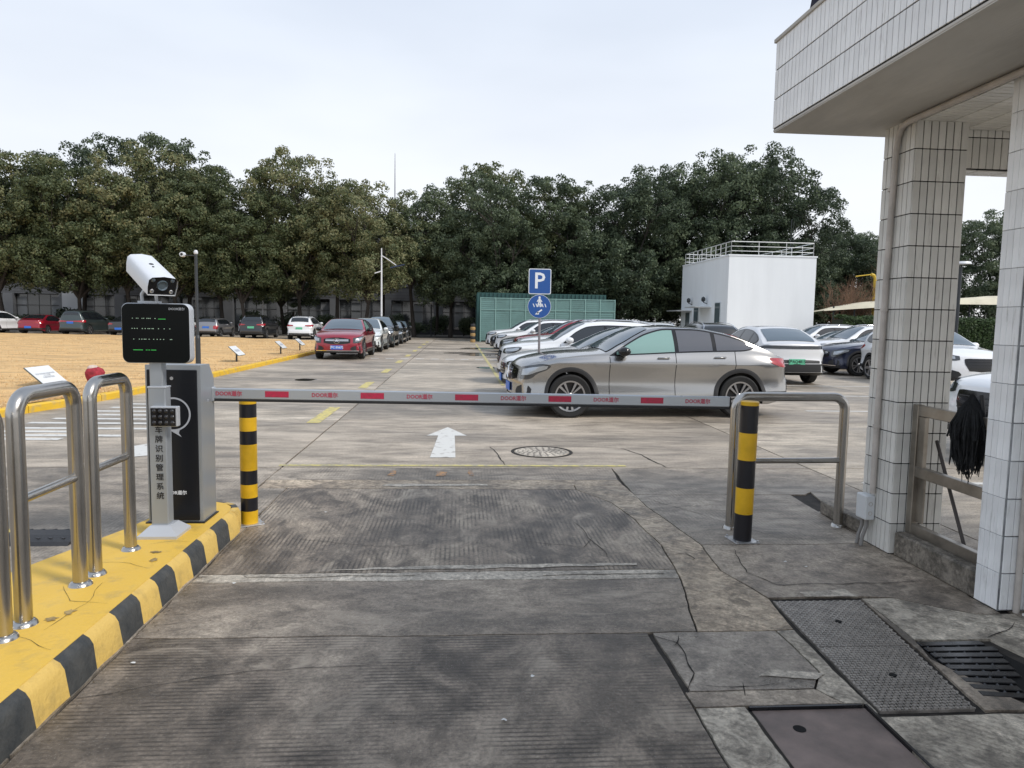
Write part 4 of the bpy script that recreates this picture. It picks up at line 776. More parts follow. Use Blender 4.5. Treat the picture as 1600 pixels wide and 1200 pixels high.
def bollard(x, y, bands, first_y, r, label, tilt=0, pr=0):
    t = empty('striped_bollard', (x, y, 0), 0, label, 'bollard', 'striped bollards at the ends of the barrier')
    z0 = .008; yel = first_y
    for i, z1 in enumerate(bands):
        q = MB(); rr = r+(.0006 if yel else 0); last = i == len(bands)-1
        q.lathe([(rr-.004, z0), (rr, z0), (rr, z1-(.004 if last else 0)), (rr-(.006 if last else .004), z1)], n=32); o = q.build('yellow_band' if yel else 'black_band', YB if yel else BB, t, 40); z0 = z1; yel = not yel
    q = MB(); q.box((0, 0, .004), (.19, .19, .008), Matrix.Rotation(pr, 3, 'Z'), bev=.002); q.build('base_plate', PLT, t)
    for k in range(4):
        a = pr+PI/4+k*PI/2; q = MB(); q.lathe([(0, 0), (.009, 0), (.009, .014), (0, .016)], c=(.115*math.cos(a), .115*math.sin(a), .008), n=6); q.build('anchor_bolt', PLT, t)
    t.rotation_euler = (0, R_(tilt), 0); return t
bollard(-1.63, 5.60, [.11, .215, .32, .43, .635, .74, .845, .95, 1.02], True, .064, 'striped bollard under the boom, next to the black cabinet', 0, .5)
bollard(2.15, 5.10, [.212, .41, .62, .825, 1.03, 1.06], False, .066, 'striped bollard in front of the wide steel hoop rail', .6, .1)
ALU = M('silver_grey_powder_coat', (.36, .385, .41), .38, .45, bump=.05, bs=200); ALU2 = M('pale_grey_coat', (.50, .52, .55), .4, .3); BLK = M('cabinet_black', (.010, .011, .014), .32, spec=.3); WH = M('white_print', (.72, .74, .77), .5); GPR = M('grey_print', (.42, .44, .48), .45); INK = M('black_print', (.02, .02, .022), .5)
t = empty('barrier_gate', (-1.97, 5.05, .17), 0, 'grey and black boom gate cabinet with its long silver boom lowered across the lane', 'barrier gate')
q = MB(); w, d, h = .37, .26, 1.11
prof = [(-.005, 0), (-.005, h), (d-.09, h), (d, h-.11), (d, 0)]
q.add([(x, y, z) for x in (-w/2, w/2) for y, z in prof], [(0, 1, 2, 3, 4), (9, 8, 7, 6, 5)]+[(i, (i+1) % 5, 5+(i+1) % 5, 5+i) for i in range(5)]); q.build('cabinet', ALU, t)
q = MB(); q.box((-.005, -.010, .548), (.335, .012, 1.06), bev=.004); q.build('front_door', BLK, t, 30)
q = MB(); q.lathe([(0, -.03), (.012, -.03), (.012, -.016), (0, -.016)], c=(.0, 0, 1.02), axis='Y', n=18); q.build('lock', CHROME, t)
q = MB(); q.box((0, .12, .004), (.40, .30, .008)); q.build('base_flange', BLK, t)
# speech bubble ring with its tail and small charger mark
q = MB(); cx, cz, R0 = .0, .77, .118
ring = []
for k in range(49):
    a = 2*PI*k/48; ring.append((cx+R0*math.cos(a), cz+R0*math.sin(a)))
vs = []; 
for (x, z) in ring: vs += [(x, -.0175, z), (cx+(x-cx)*.90, -.0175, cz+(z-cz)*.90)]
q.add(vs, [(2*i, 2*i+1, 2*i+3, 2*i+2) for i in range(48)]); q.add([(cx-.02, -.0178, cz-R0*.98), (cx+.045, -.0178, cz-R0*.86), (cx+.035, -.0178, cz-R0*1.12), (cx+.055, -.0178, cz-R0*1.36)], [(0, 1, 2), (0, 2, 3)]); q.build('bubble_logo', GPR, t)
q = MB()
for (x, z, a, b) in [(.0, .80, .05, .006), (-.02, .78, .006, .045), (.025, .785, .006, .04), (.0, .765, .06, .02), (-.015, .745, .02, .02), (.02, .742, .018, .018), (.032, .81, .018, .008), (.0, .722, .03, .012)]: q.box((cx+x, -.0172, z), (a, .001, b))
q.build('charger_logo', GPR, t)
text_obj('brand_lettering', 'DOOR道尔', .032, WH, t, (.0, -.0175, .215), (PI/2, 0, 0), bold=.0006)
text_obj('side_lettering', '道尔', .022, GPR, t, (w/2+.0015, .13, .85), (PI/2, 0, PI/2))
b0 = Vector((-1.80+1.97, .24, .885)); b1 = Vector((2.03+1.97, .12, .87)); bd = (b1-b0); ang = math.atan2(bd.y, bd.x); pt = math.atan2(bd.z, bd.x)
boom = empty_child('boom', t, b0); boom.rotation_euler = (0, -pt, ang)
BL_ = bd.length
BOOM = M('boom_aluminium', (.47, .50, .53), .32, .6, rvar=.05, vs=3)
q = MB(); q.box((BL_/2, 0, .006), (BL_, .042, .078), bev=.006); q.build('boom_profile', BOOM, boom, 30)
q = MB(); q.box((BL_/2, 0, -.041), (BL_, .036, .018), bev=.004); q.build('rubber_edge', PLASTIC, boom)
q = MB(); q.box((BL_+.003, 0, .0), (.008, .044, .084), bev=.002); q.build('end_cap', PLASTIC, boom)
REDR = M('red_reflector', (.52, .02, .07), .35, var2=(.38, .03, .06), vs=40, thresh=(.4, .6)); REDI = M('red_print', (.45, .05, .09), .5)
for k in range(11):
    x = .135+.345*k
    if k % 2 == 0: text_obj('boom_lettering', 'DOOR道尔', .040, REDI, boom, (x, -.0225, .006), (PI/2, 0, 0), depth=.0006, sx=.95, bold=.001)
    else: q = MB(); q.box((x, -.0222, .008), (.17, .0016, .044), bev=.0005); q.build('red_reflector', REDR, boom)
q = MB(); q.box((-.03, .0, 0), (.12, .06, .11), bev=.01); q.build('boom_clamp', ALU, boom)
# plate reader with display
t = empty('plate_reader', (-1.955, 4.78, .17), 0, 'grey post carrying a black LED display and a tilted white camera', 'number plate reader')
q = MB(); bw, tw = .125, .066
q.add([(sx*a+.01, sy*a, z) for a, z in ((bw, 0), (bw, .018), (tw, .075)) for sx, sy in ((-1, -1), (1, -1), (1, 1), (-1, 1))], [(0,1,5,4), (1,2,6,5), (2,3,7,6), (3,0,4,7), (4,5,9,8), (5,6,10,9), (6,7,11,10), (7,4,8,11), (8,9,10,11), (0,1,2,3)]); q.build('base', ALU2, t)
q = MB(); q.box((0, 0, .52), (.110, .09, .93), bev=.006); q.build('post', ALU, t, 30)
q = MB(); q.box((-.005, .0, 1.09), (.082, .07, .23), bev=.006); q.build('inner_post', ALU, t, 30)
q = MB(); q.box((0, 0, .985), (.116, .096, .012), bev=.003); q.build('collar', ALU2, t)
for k, ch in enumerate('车牌识别管理系统'): text_obj('post_lettering', ch, .050, INK, t, (.008, -.0465, .705-.0625*k), (PI/2, 0, 0), bold=.0006)
def rrect(w, h, r, n=7):
    o = []
    for cx, cy, a0 in ((w/2-r, h/2-r, 0), (-w/2+r, h/2-r, PI/2), (-w/2+r, -h/2+r, PI), (w/2-r, -h/2+r, 3*PI/2)):
        for k in range(n+1): a = a0+PI/2*k/n; o.append((cx+r*math.cos(a), cy+r*math.sin(a)))
    return o
def rbox(poly, y0, y1, cx, cz): 
    q = MB(); n = len(poly); k = .985
    q.add([(cx+x*k, y0, cz+z*k) for x, z in poly]+[(cx+x, y0+.006, cz+z) for x, z in poly]+[(cx+x, y1, cz+z) for x, z in poly], [tuple(range(n)), tuple(range(3*n-1, 2*n-1, -1))]+[(i, (i+1) % n, n+(i+1) % n, n+i) for i in range(n)]+[(n+i, n+(i+1) % n, 2*n+(i+1) % n, 2*n+i) for i in range(n)]); return q
dp = empty_child('display', t, (.013, -.055, 1.335)); dp.rotation_euler = (0, 0, 0)
rbox(rrect(.425, .385, .045), -.004, .07, 0, 0).build('casing', ALU2, dp, 30)
rbox(rrect(.418, .378, .042), -.010, .0, 0, 0).build('screen', M('display_black_glass', (.003, .004, .004), .22, spec=.15), dp, 30)
LED = M('green_led', (.02, .25, .04), .5, emit=((.12, 1, .18), .3)); LEDW = M('pale_led', (.3, .42, .3), .5, emit=((.55, .8, .6), .16))
q = MB(); q2 = MB(); rnd = random.Random(5)
for (z, pts) in ((.095, [-.14, -.115, -.105, -.08, -.07, -.05, -.04, -.03, -.0]), (.03, [-.143, -.128, -.112, -.08, -.062, -.045, -.035, -.02, -.012, .02, .055, .09]), (-.038, [-.135, -.10, -.085, -.07, -.06, -.04, -.012, .01, .03, .05, .092, .10])):
    for x in pts: q2.box((x, -.0115, z), (.0055, .001, .0045)); 
for x0, x1, z in ((.02, .065, .092), (-.14, -.08, -.107), (-.062, -.052, -.107), (-.046, -.036, -.107), (-.030, .002, -.107)): q.box(((x0+x1)/2, -.0115, z), (x1-x0, .001, .0032))
q.build('green_led_dashes', LED, dp); q2.build('led_dots', LEDW, dp)
text_obj('screen_lettering', 'DOOR道尔', .020, GPR, dp, (.135, -.0112, .157), (PI/2, 0, 0))
# led fill lamp
lp = empty_child('fill_lamp', t, (.058, -.06, .80))
q = MB(); q.box((0, 0, 0), (.17, .05, .13), bev=.004); q.build('lamp_case', ALU2, lp); q = MB(); q.box((-.003, -.026, -.003), (.156, .004, .116)); q.build('lamp_face', GLOSSB, lp)
for i in range(4):
    for j in range(3): q = MB(); q.lathe([(.0, -.006), (.008, -.005), (.0125, 0), (.0135, .002), (0, .002)], axis='Y', c=(-.060+i*.038, -.029, .036-j*.038), n=14); q.build('led_lens', M('lens_dark', (.03, .03, .033), .15) if i+j == 0 else bpy.data.materials['lens_dark'], lp, 50)
# camera housing
hs = empty_child('camera', t, (0, 0, 0)); fc = Vector((-1.855, 4.63, 1.795)); bc = Vector((-2.105, 4.90, 1.955)); dv = (fc-bc).normalized()
hs.location = ((fc+bc)/2)-t.location; zz = Vector((0, 0, 1)); xx = dv.cross(zz).normalized(); zz = xx.cross(dv)
hs.rotation_euler = Matrix((xx, dv, zz)).transposed().to_euler()
Lh = (fc-bc).length; WHC = M('camera_white_shell', (.66, .68, .71), .35)
q = MB(); pr = [(-.084, -.055), (-.090, .0), (-.088, .045), (-.070, .062), (0, .070), (.070, .062), (.088, .045), (.090, 0), (.084, -.055)]
q.add([(x*(.93 if y < 0 else 1), y, z) for y in (-Lh/2, Lh/2) for x, z in pr], [(i, i+1, 10+i, 9+i) for i in range(8)]+[(8, 0, 9, 17), tuple(range(9))]); q.build('shell', WHC, hs, 50)
q = MB(); q.add([(x*.93, y, z*.93) for y in (Lh/2-.02, Lh/2-.012) for x, z in pr], [tuple(9+i for i in range(9)), tuple(range(9))]+[(i, (i+1) % 9, 9+(i+1) % 9, 9+i) for i in range(9)]); q.build('front_window', GLOSSB, hs)
q = MB(); q.lathe([(0, .0), (.024, .0), (.030, .008), (.034, 0), (.034, -.01)], axis='Y', c=(0, Lh/2-.010, .008), n=24); q.build('main_lens', GLASS_W, hs, 40)
for x, z in ((-.058, -.032), (.058, -.032), (-.058, .042), (.058, .042)): q = MB(); q.lathe([(0, .004), (.010, .003), (.013, 0)], axis='Y', c=(x, Lh/2-.010, z), n=14); q.build('infrared_lamp', ALLOY if z < 0 else GLASS_W, hs, 40)
q = MB(); q.lathe([(0, .0), (.014, 0), (.014, .004), (0, .004)], c=(0, -.02, .067), n=16); q.lathe([(0, .0), (.007, 0), (.007, .006), (0, .006)], c=(.006, .03, .067), n=12); q.build('top_screws', PLASTIC, hs)
REDS = M('reddish_side_strip', (.25, .05, .04), .5)
q = MB()
for dx in (-.045, .045): q.tube([(-2.0+1.955+dx, .0, 1.52), (-2.0+1.955+dx, -.01, 1.585), (-1.965+1.955+dx*1.1, -.0, 1.64)], .010, 10)
q.box((-.045, .0, 1.535), (.13, .05, .012)); q.build('bracket', ALU2, t, 40)
# cctv post on the lawn
t = empty('camera_post', (-6.52, 18.3, .1), 0, 'slim dark post with two small white cameras standing behind the cabinet', 'camera post')
DK = M('dark_grey_paint', (.045, .05, .055), .45, .3)
q = MB(); q.tube([(0, 0, 0), (0, 0, .95)], .062, 14); q.tube([(0, 0, .95), (0, 0, 1.02)], [.062, .04], 14); q.build('base_sleeve', DK, t, 40)
q = MB(); q.tube([(0, 0, 1.0), (0, 0, 3.03)], .036, 14); q.build('pole', DK, t, 40)
q = MB(); q.lathe([(0, .06), (.035, .05), (.05, .01), (.05, -.03), (.03, -.05), (0, -.05)], c=(0, 0, 3.06), n=16); q.build('dome_camera', WHC, t, 50)
q = MB(); q.tube([(0, 0, 2.98), (-.30, 0, 2.98)], .012, 8); q.build('arm', DK, t)
q = MB(); q.lathe([(0, -.07), (.055, -.07), (.06, -.05), (.06, .06), (.04, .075), (0, .075)], axis='Y', c=(-.31, -.02, 3.0), n=18); q.build('bullet_camera', WHC, t, 50); q = MB(); q.lathe([(0, -.002), (.032, -.002), (.032, .001), (0, .001)], axis='Y', c=(-.31, -.094, 3.0), n=14); q.build('lens', GLOSSB, t)
# plaques and hydrant
SGN = M('plaque_white', (.72, .74, .74), .35); SGE = M('plaque_edge', (.08, .10, .10), .5); 
labs = ['large white text plaque on the lawn nearest the left hoop rails', 'white plaque on a short grey stake behind the boom cabinet', 'small white plaque on a stake, second from the red car', 'small white plaque on a stake closest to the red car']
for i, (x, y, s, lz) in enumerate([(-8.62, 15.5, 1.0, .32), (-7.3, 24.0, .85, .47), (-7.05, 28.8, .8, .5), (-7.05, 32.2, .8, .5)]):
    t = empty('lawn_plaque', (x, y, .1), 0, labs[i], 'plaque', 'tilted plaques on the lawn'); pan = empty_child('panel', t, (0, 0, lz-.1)); pan.rotation_euler = (0, R_(42), 0)
    q = MB(); q.box((0, 0, -.012), (.52*s, .86*s, .022), bev=.004); q.build('panel_back', SGE, pan); q = MB(); q.box((0, 0, .002), (.50*s, .84*s, .004)); q.build('panel_face', SGN, pan)
    if i == 0:
        q = MB(); rnd = random.Random(3)
        text_obj('plaque_lettering', '爱护花草树木保护环境\n人人有责\n共建美好家园', .052, GPR, pan, (0.02, 0, .006), (0, 0, PI/2), sx=1.3)
    else: q = MB(); q.box((0, 0, .005), (.10, .45, .001)); q.build('faint_print', GPR, pan)
    q = MB(); q.box((-.02, 0, (lz-.12)/2-.02), (.05, .05, lz-.12), bev=.004); q.build('stake', DK if i else SGE, t)
CLOTH = M('red_cloth', (.34, .03, .045), .9, var=.4, vs=14, bump=.6, bs=25); CAPM = M('hydrant_cap', (.62, .50, .42), .7, var=.3, vs=20)
t = empty('wrapped_hydrant', (-7.15, 14.5, .1), 0, 'short hydrant wrapped in dark red cloth with a pale top, on the lawn edge', 'hydrant')
q = MB(); vs = []; n = 20; zs = [0, .12, .2, .28, .36, .43, .47]; rs = [.09, .10, .13, .16, .165, .13, .06]
for i, z in enumerate(zs):
    for k in range(n): a = 2*PI*k/n; r = rs[i]*(1+.16*noise.noise(Vector((math.cos(a)*2, math.sin(a)*2, z*6)))); vs.append((r*math.cos(a), r*math.sin(a), z))
q.add(vs, [(i*n+k, i*n+(k+1) % n, (i+1)*n+(k+1) % n, (i+1)*n+k) for i in range(6) for k in range(n)]+[tuple(6*n+k for k in range(n))]); q.build('cloth_wrap', CLOTH, t, 60)
q = MB(); q.lathe([(.11, .40), (.10, .46), (.06, .50), (0, .51)], c=(-.03, .0, 0), n=18); q.build('cap', CAPM, t, 50)
# sign post
t = empty('parking_sign', (1.60, 14.2, .918), 0, 'grey pole with a square blue P sign above a round blue pedestrian crossing sign', 'road sign')
SB = M('sign_blue', (.018, .09, .32), .4); SW = M('sign_white', (.78, .8, .82), .4)
t.scale = (.437,)*3
q = MB(); q.tube([(0, 0, -2.1), (0, 0, 3.9)], .055, 14); q.build('pole', M('grey_galvanised', (.28, .26, .27), .5, .4), t, 40)
def disc(poly, y, th, mat, name, cx=0, cz=0, par=t):
    q = MB(); n = len(poly); q.add([(cx+x, y, cz+z) for x, z in poly]+[(cx+x, y+th, cz+z) for x, z in poly], [tuple(range(n)), tuple(range(2*n-1, n-1, -1))]+[(i, (i+1) % n, n+(i+1) % n, n+i) for i in range(n)]); return q.build(name, mat, par)
sp = empty_child('square_sign', t, (-.03, -.06, 3.40)); disc(rrect(1.03, 1.15, .08), 0, .02, SW, 'sign_border', par=sp); disc(rrect(.96, 1.08, .06), -.006, .006, SB, 'sign_face', par=sp)
text_obj('sign_lettering', 'P', 1.02, SW, sp, (-.02, -.0085, -.0), (PI/2, 0, 0), bold=.012)
rp = empty_child('round_sign', t, (-.03, -.06, 2.27)); circ = lambda r, n=40: [(r*math.cos(2*PI*k/n), r*math.sin(2*PI*k/n)) for k in range(n)]
disc(circ(.535), 0, .02, SW, 'sign_border', par=rp); disc(circ(.52), -.006, .006, SB, 'sign_face', par=rp)
q = MB(); y = -.0085
def pol(pts): q.add([(x, y, z) for x, z in pts], [tuple(range(len(pts)))])
for k in range(5): x = -.26+k*.13; pol([(x-.05, .12), (x-.01, .12), (x+.05, -.03), (x+.01, -.03)]) if k < 2 else pol([(x-.03, .12), (x+.01, .12), (x+.06, -.03), (x+.02, -.03)])
pol([(.0+.05*math.cos(2*PI*k/12), .41+.05*math.sin(2*PI*k/12)) for k in range(12)]); pol([(-.05, .36), (.05, .36), (.07, .18), (-.06, .18)]); pol([(-.05, .34), (-.13, .22), (-.10, .20), (-.03, .30)]); pol([(.05, .34), (.13, .22), (.10, .19), (.04, .29)])
pol([(-.06, .19), (.0, .19), (-.05, -.02), (-.11, -.02)]); pol([(.0, .19), (.07, .19), (.12, 0), (.06, -.01)])
pol([(.10, -.12), (.14, -.17), (-.08, -.33), (-.12, -.28)]); pol([(-.06, -.21), (-.20, -.37), (.0, -.36)])
q.build('pedestrian_symbol', SW, rp)
# ------------------------------------------------------------------ gatehouse on the right: canopy, tiled pillars
def tile_mat(name, col, v=.10, rough=.3):
    m = M(name, col, rough, var=.16, vs=5, rvar=.08, stretch=(1, 1, .35)); nt = m.node_tree; b = nt.nodes['Principled BSDF']
    oi = nn(nt, 'ShaderNodeObjectInfo'); r = nn(nt, 'ShaderNodeMapRange'); r.inputs['To Min'].default_value = 1-v; r.inputs['To Max'].default_value = 1+v*.6; nt.links.new(oi.outputs['Random'], r.inputs['Value'])
    src = b.inputs['Base Color'].links[0].from_socket; mu = nn(nt, 'ShaderNodeMix', data_type='RGBA', blend_type='MULTIPLY'); mu.inputs['Factor'].default_value = 1
    nt.links.new(src, mu.inputs['A']); nt.links.new(r.outputs[0], mu.inputs['B']); nt.links.new(mu.outputs['Result'], b.inputs['Base Color'])
    # thin dirty run-off streaks and chips
    tc = nn(nt, 'ShaderNodeTexCoord'); geo = nn(nt, 'ShaderNodeNewGeometry'); mp = nn(nt, 'ShaderNodeMapping'); mp.inputs['Scale'].default_value = (30, 30, 4); nt.links.new(geo.outputs['Position'], mp.inputs[0])
    n2 = nn(nt, 'ShaderNodeTexNoise', Scale=1.0, Detail=6, Roughness=.7); nt.links.new(mp.outputs[0], n2.inputs['Vector'])
    r2 = nn(nt, 'ShaderNodeMapRange'); r2.inputs['From Min'].default_value = .58; r2.inputs['From Max'].default_value = .78; r2.inputs['To Max'].default_value = .75; nt.links.new(n2.outputs['Fac'], r2.inputs['Value'])
    m2 = nn(nt, 'ShaderNodeMix', data_type='RGBA'); nt.links.new(r2.outputs[0], m2.inputs['Factor']); nt.links.new(mu.outputs['Result'], m2.inputs['A']); m2.inputs['B'].default_value = (col[0]*.4, col[1]*.38, col[2]*.34, 1); nt.links.new(m2.outputs['Result'], b.inputs['Base Color'])
    return m
TILE = tile_mat('glazed_white_tile', (.80, .80, .79), .06); TILE_P = tile_mat('glazed_pillar_tile', (.68, .67, .63)); TILE_N = tile_mat('near_pillar_tile', (.84, .85, .85), .06)
GROUT = M('tile_grout', (.028, .028, .028), .9); GROUT_L = M('pale_grout', (.30, .31, .32), .9, var=.5, vs=6)
PLAST = M('soffit_plaster', (.50, .48, .44), .85, var=.22, vs=1.1, bump=.3, bs=30, stretch=(2, .6, 1))
PVC = M('cream_pipe', (.50, .46, .42), .45, var=.2, vs=5)
TME = {}
def tile_mesh(w, h, t, mat):
    k = (round(w, 4), round(h, 4), t, mat.name)
    if k not in TME:
        q = MB(); q.box((0, 0, 0), (w, t, h), bev=.0018); o = q.build('tile', mat, None); TME[k] = o.data; bpy.data.objects.remove(o)
    return TME[k]
trn = random.Random(12)
def tile_face(parent, origin, du, dv, nrm, nu, nv, pu, pv, mat, gap=.005, gv=.007, skip=None, stuff_from=None):
    """grid of separate tiles; origin is a corner, du along the width, dv along the length of the tiles"""
    du, dv, nrm = Vector(du), Vector(dv), Vector(nrm); me = tile_mesh(pu-gap, pv-gv, .008, mat); rot = Matrix((du, -nrm, dv)).transposed()
    if rot.determinant() < 0: rot = Matrix((-du, -nrm, dv)).transposed()
    rest = MB()
    for i in range(nu):
        for j in range(nv):
            p = Vector(origin)+du*pu*(i+.5)+dv*pv*(j+.5)+nrm*(.004+trn.uniform(-.0008, .0008))
            if skip and skip(i, j): continue
            r2 = rot @ Matrix.Rotation(trn.gauss(0, .003), 3, 'Y') @ Matrix.Rotation(trn.gauss(0, .004), 3, 'Z')
            if stuff_from and stuff_from(i, j): rest.box(p, (pu-gap, .008, pv-gv), r2, bev=.0015); continue
            o = bpy.data.objects.new('tile', me); link(o, parent); o.matrix_local = Matrix.Translation(p) @ r2.to_4x4()
    if rest.v: tag(rest.build('tiling', mat, parent), kind='stuff')
gh = empty('gatehouse', (3.28, 4.0, 0), 0, 'white tiled gatehouse with a projecting canopy and two square pillars on the right', 'gatehouse')
gh.location = (0, 0, 0)
PU, PV, ZT = .0545, .2185, 3.06
# far pillar
q = MB(); q.box((3.28, 4.94, ZT/2), (.37, .35, ZT)); p1 = q.build('pillar', GROUT, gh)
tile_face(p1, (3.095, 4.76, .005), (0, 1, 0), (0, 0, 1), (-1, 0, 0), 7, 14, .0514, PV, TILE_P, gap=.006, gv=.0065)
tile_face(p1, (3.09, 4.765, .005), (1, 0, 0), (0, 0, 1), (0, -1, 0), 7, 14, .0544, PV, TILE_P, gap=.0065, gv=.007)
q = MB(); q.box((3.28, 5.119, ZT/2), (.36, .006, ZT)); q.box((3.469, 4.94, ZT/2), (.006, .35, ZT)); q.build('pillar_back_tiling', TILE_P, p1)
# near pillar
q = MB(); q.box((3.30, 3.85, ZT/2), (.35, .18, ZT)); p2 = q.build('pillar', GROUT_L, gh)
tile_face(p2, (3.125, 3.762, .005), (0, 1, 0), (0, 0, 1), (-1, 0, 0), 4, 14, .0445, PV, TILE_N, gap=.0015, gv=.003)
tile_face(p2, (3.13, 3.76, .005), (1, 0, 0), (0, 0, 1), (0, -1, 0), 7, 14, .049, PV, TILE_N, gap=.003)
tile_face(p2, (3.13, 3.94, .005), (1, 0, 0), (0, 0, 1), (0, 1, 0), 7, 14, .049, PV, TILE_N, gap=.003, stuff_from=lambda i, j: True)
q = MB(); q.box((3.42, 2.6, ZT/2), (.12, 2.2, ZT)); wl = q.build('side_wall', GROUT_L, gh)
tile_face(wl, (3.36, 1.5, .005), (0, 1, 0), (0, 0, 1), (-1, 0, 0), 40, 14, .0545, PV, TILE_N, gap=.003, stuff_from=lambda i, j: True)
q = MB(); q.tube([(3.22, 3.735, 0), (3.22, 3.735, 3.05)], .018, 12); q.build('wall_pipe', PVC, gh, 40)
q = MB(); q.tube([(3.24, 3.66, 0.02), (3.24, 3.66, .36)], .012, 8); q.tube([(3.24, 3.66, .36), (3.30, 3.66, .36)], .012, 8); q.box((3.24, 3.66, .01), (.05, .05, .012)); q.build('white_bracket', M('white_enamel', (.7, .7, .68), .4), gh, 40)
# canopy slab
cn = MB(); cn.box((4.66, 2.0, ZT+.335), (4.66, 6.6, .64)); cano = cn.build('canopy', GROUT, gh)
q = MB(); q.box((4.0, 2.0, ZT+.006), (3.34, 6.6, .018)); q.build('soffit', PLAST, cano)
q = MB(); q.box((2.335, 2.0, ZT+.012), (.016, 6.61, .014)); q.build('drip_edge', PLAST, cano)
tile_face(cano, (2.33, -.74, ZT+.025), (0, 1, 0), (0, 0, 1), (-1, 0, 0), 111, 3, PU, .2105, TILE, stuff_from=lambda i, j: i < (62, 74, 84)[j])
q = MB(); q.box((4.66, 5.304, ZT+.33), (4.66, .006, .62)); q.build('canopy_end_tiling', TILE, cano)
q = MB(); q.box((4.66, 2.0, ZT+.665), (4.70, 6.66, .03), bev=.004); q.build('coping', PLAST, cano)
# tiled beam underside running between the pillars and the cross beam
q = MB(); q.box((4.6, 5.03, 2.98), (2.25, .16, .44)); bmo = q.build('cross_beam', GROUT, gh)
tile_face(bmo, (3.475, 4.95, 2.765), (1, 0, 0), (0, 0, 1), (0, -1, 0), 30, 2, .0545, .2185, TILE_P, stuff_from=lambda i, j: i > 12)
tile_face(bmo, (3.475, 4.952, 2.76), (0, 1, 0), (1, 0, 0), (0, 0, -1), 3, 10, .0545, .2185, TILE_P, stuff_from=lambda i, j: True)
q = MB(); q.box((3.62, 4.36, ZT-.012), (1.0, 1.18, .016)); clg = q.build('tiled_ceiling', GROUT_L, gh)
tile_face(clg, (3.115, 3.78, ZT-.021), (0, 1, 0), (1, 0, 0), (0, 0, -1), 21, 4, .0545, .2185, TILE_P, stuff_from=lambda i, j: j > 2)
# cornice pipe and downpipe
q = MB(); q.tube([(3.055, -.5, ZT-.028), (3.055, 4.80, ZT-.028), (3.058, 4.87, ZT-.045), (3.062, 4.91, ZT-.10), (3.062, 4.93, ZT-.20), (3.062, 4.95, 2.0), (3.062, 4.95, .40)], .021, 12); q.build('service_pipe', PVC, gh, 50)
q = MB(); q.box((3.10, 2.2, ZT-.010), (.03, 5.2, .022)); q.build('cornice_trim', M('brown_trim', (.16, .12, .10), .6), gh)
for z in (.9, 1.75, 2.6): q = MB(); q.lathe([(.021, -.012), (.027, -.012), (.027, .012), (.021, .012)], c=(3.062, 4.95, z), n=14, closed=True); q.build('pipe_clip', PVC, gh)
t = empty('junction_box', (3.045, 5.0, .20), 0, 'pale plastic junction box low on the far tiled pillar, with two conduits below', 'junction box')
JB = M('pale_plastic', (.62, .64, .65), .45); q = MB(); q.box((0, 0, .09), (.075, .13, .185), bev=.008); q.build('box', JB, t, 30)
for z in (.05, .12): q = MB(); q.lathe([(.012, 0), (.016, 0), (.016, .002), (.012, .002)], axis='Y', c=(.0, -.067, z), n=18, closed=True); q.build('knockout', PVC, t)
for dy in (-.025, .03): q = MB(); q.tube([(0, dy, 0), (0, dy, -.06), (-.03, dy-.01, -.13), (-.045, dy-.02, -.20)], .013, 10); q.build('conduit', M('grey_conduit', (.22, .21, .20), .6) if dy < 0 else bpy.data.materials['grey_conduit'], t, 50)
# concrete plinth and low kerb wall
CONC = concrete('old_concrete', (.15, .14, .125), (.075, .07, .06), (.25, .235, .21), rough=.75, ss=2.5, stain=1.0)
q = MB(); q.box((3.24, 4.35, .085), (.24, .80, .175), bev=.012); q.build('plinth', CONC, gh)
t = empty('low_kerb_wall', (3.2, 5.5, 0), 0, 'low grey concrete kerb running from the far pillar past the hoop rail', 'kerb'); q = MB(); q.box((0, 0, .055), (.09, .72, .11), bev=.008); q.build('kerb_block', CONC, t)
# steel gate frame
FR = M('dull_stainless', (.33, .30, .26), .35, .85, var=.3, vs=4, rvar=.1)
t = empty('steel_gate', (3.22, 4.37, .17), 0, 'dull stainless steel gate frame of three rails between the two tiled pillars', 'gate')
for y, a, b in ((.35, .0, .92), (-.36, .0, .92)): q = MB(); q.box((0, y, (a+b)/2), (.05, .06, b-a), bev=.004); q.build('gate_post', FR, t)
for z in (.04, .45, .88): q = MB(); q.box((0, -.005, z), (.045, .65, .075), bev=.004); q.build('rail', FR, t)
q = MB(); q.box((.0, .285, .66), (.03, .07, .36), bev=.003); q.box((.012, .285, .25), (.012, .08, .32)); q.build('lock_plate', FR, t)
# mop and broom
MOP = M('black_mop_strands', (.012, .013, .014), .95, var=.6, vs=60)
t = empty('mop', (3.19, 4.17, .7), 0, 'shaggy black mop head hanging over the steel gate beside the near pillar', 'mop'); q = MB(); rnd = random.Random(6)
for k in range(340):
    a = rnd.uniform(0, 2*PI); r = .085*math.sqrt(rnd.random()); x, y = r*math.cos(a)*.9, r*math.sin(a)*1.05; z0 = .50-.06*(r/.085)**2; z1 = rnd.uniform(-.06, .12)+.1*(r/.085); w = rnd.uniform(.8, 1.35)
    g_ = lambda: rnd.gauss(0, .007); q.tube([(x*.35, y*.35, z0+.02), (x*.9, y*.9, z0-.03), (x*1.15*w+g_(), y*1.15*w+g_(), z0-.12), (x*1.2*w+g_(), y*1.2*w+g_(), z0-.2), (x*1.1*w+g_(), y*1.1*w+g_(), (z0+z1)/2), (x*1.05*w+g_(), y*1.05*w+g_(), z1+.07), (x*.95*w+g_()*1.6, y*.95*w+g_()*1.6, z1)], [.004, .006, .006, .006, .005, .005, .002], 4, cap=False)
tag(q.build('strands', MOP, t, None, recalc=False), kind='stuff')
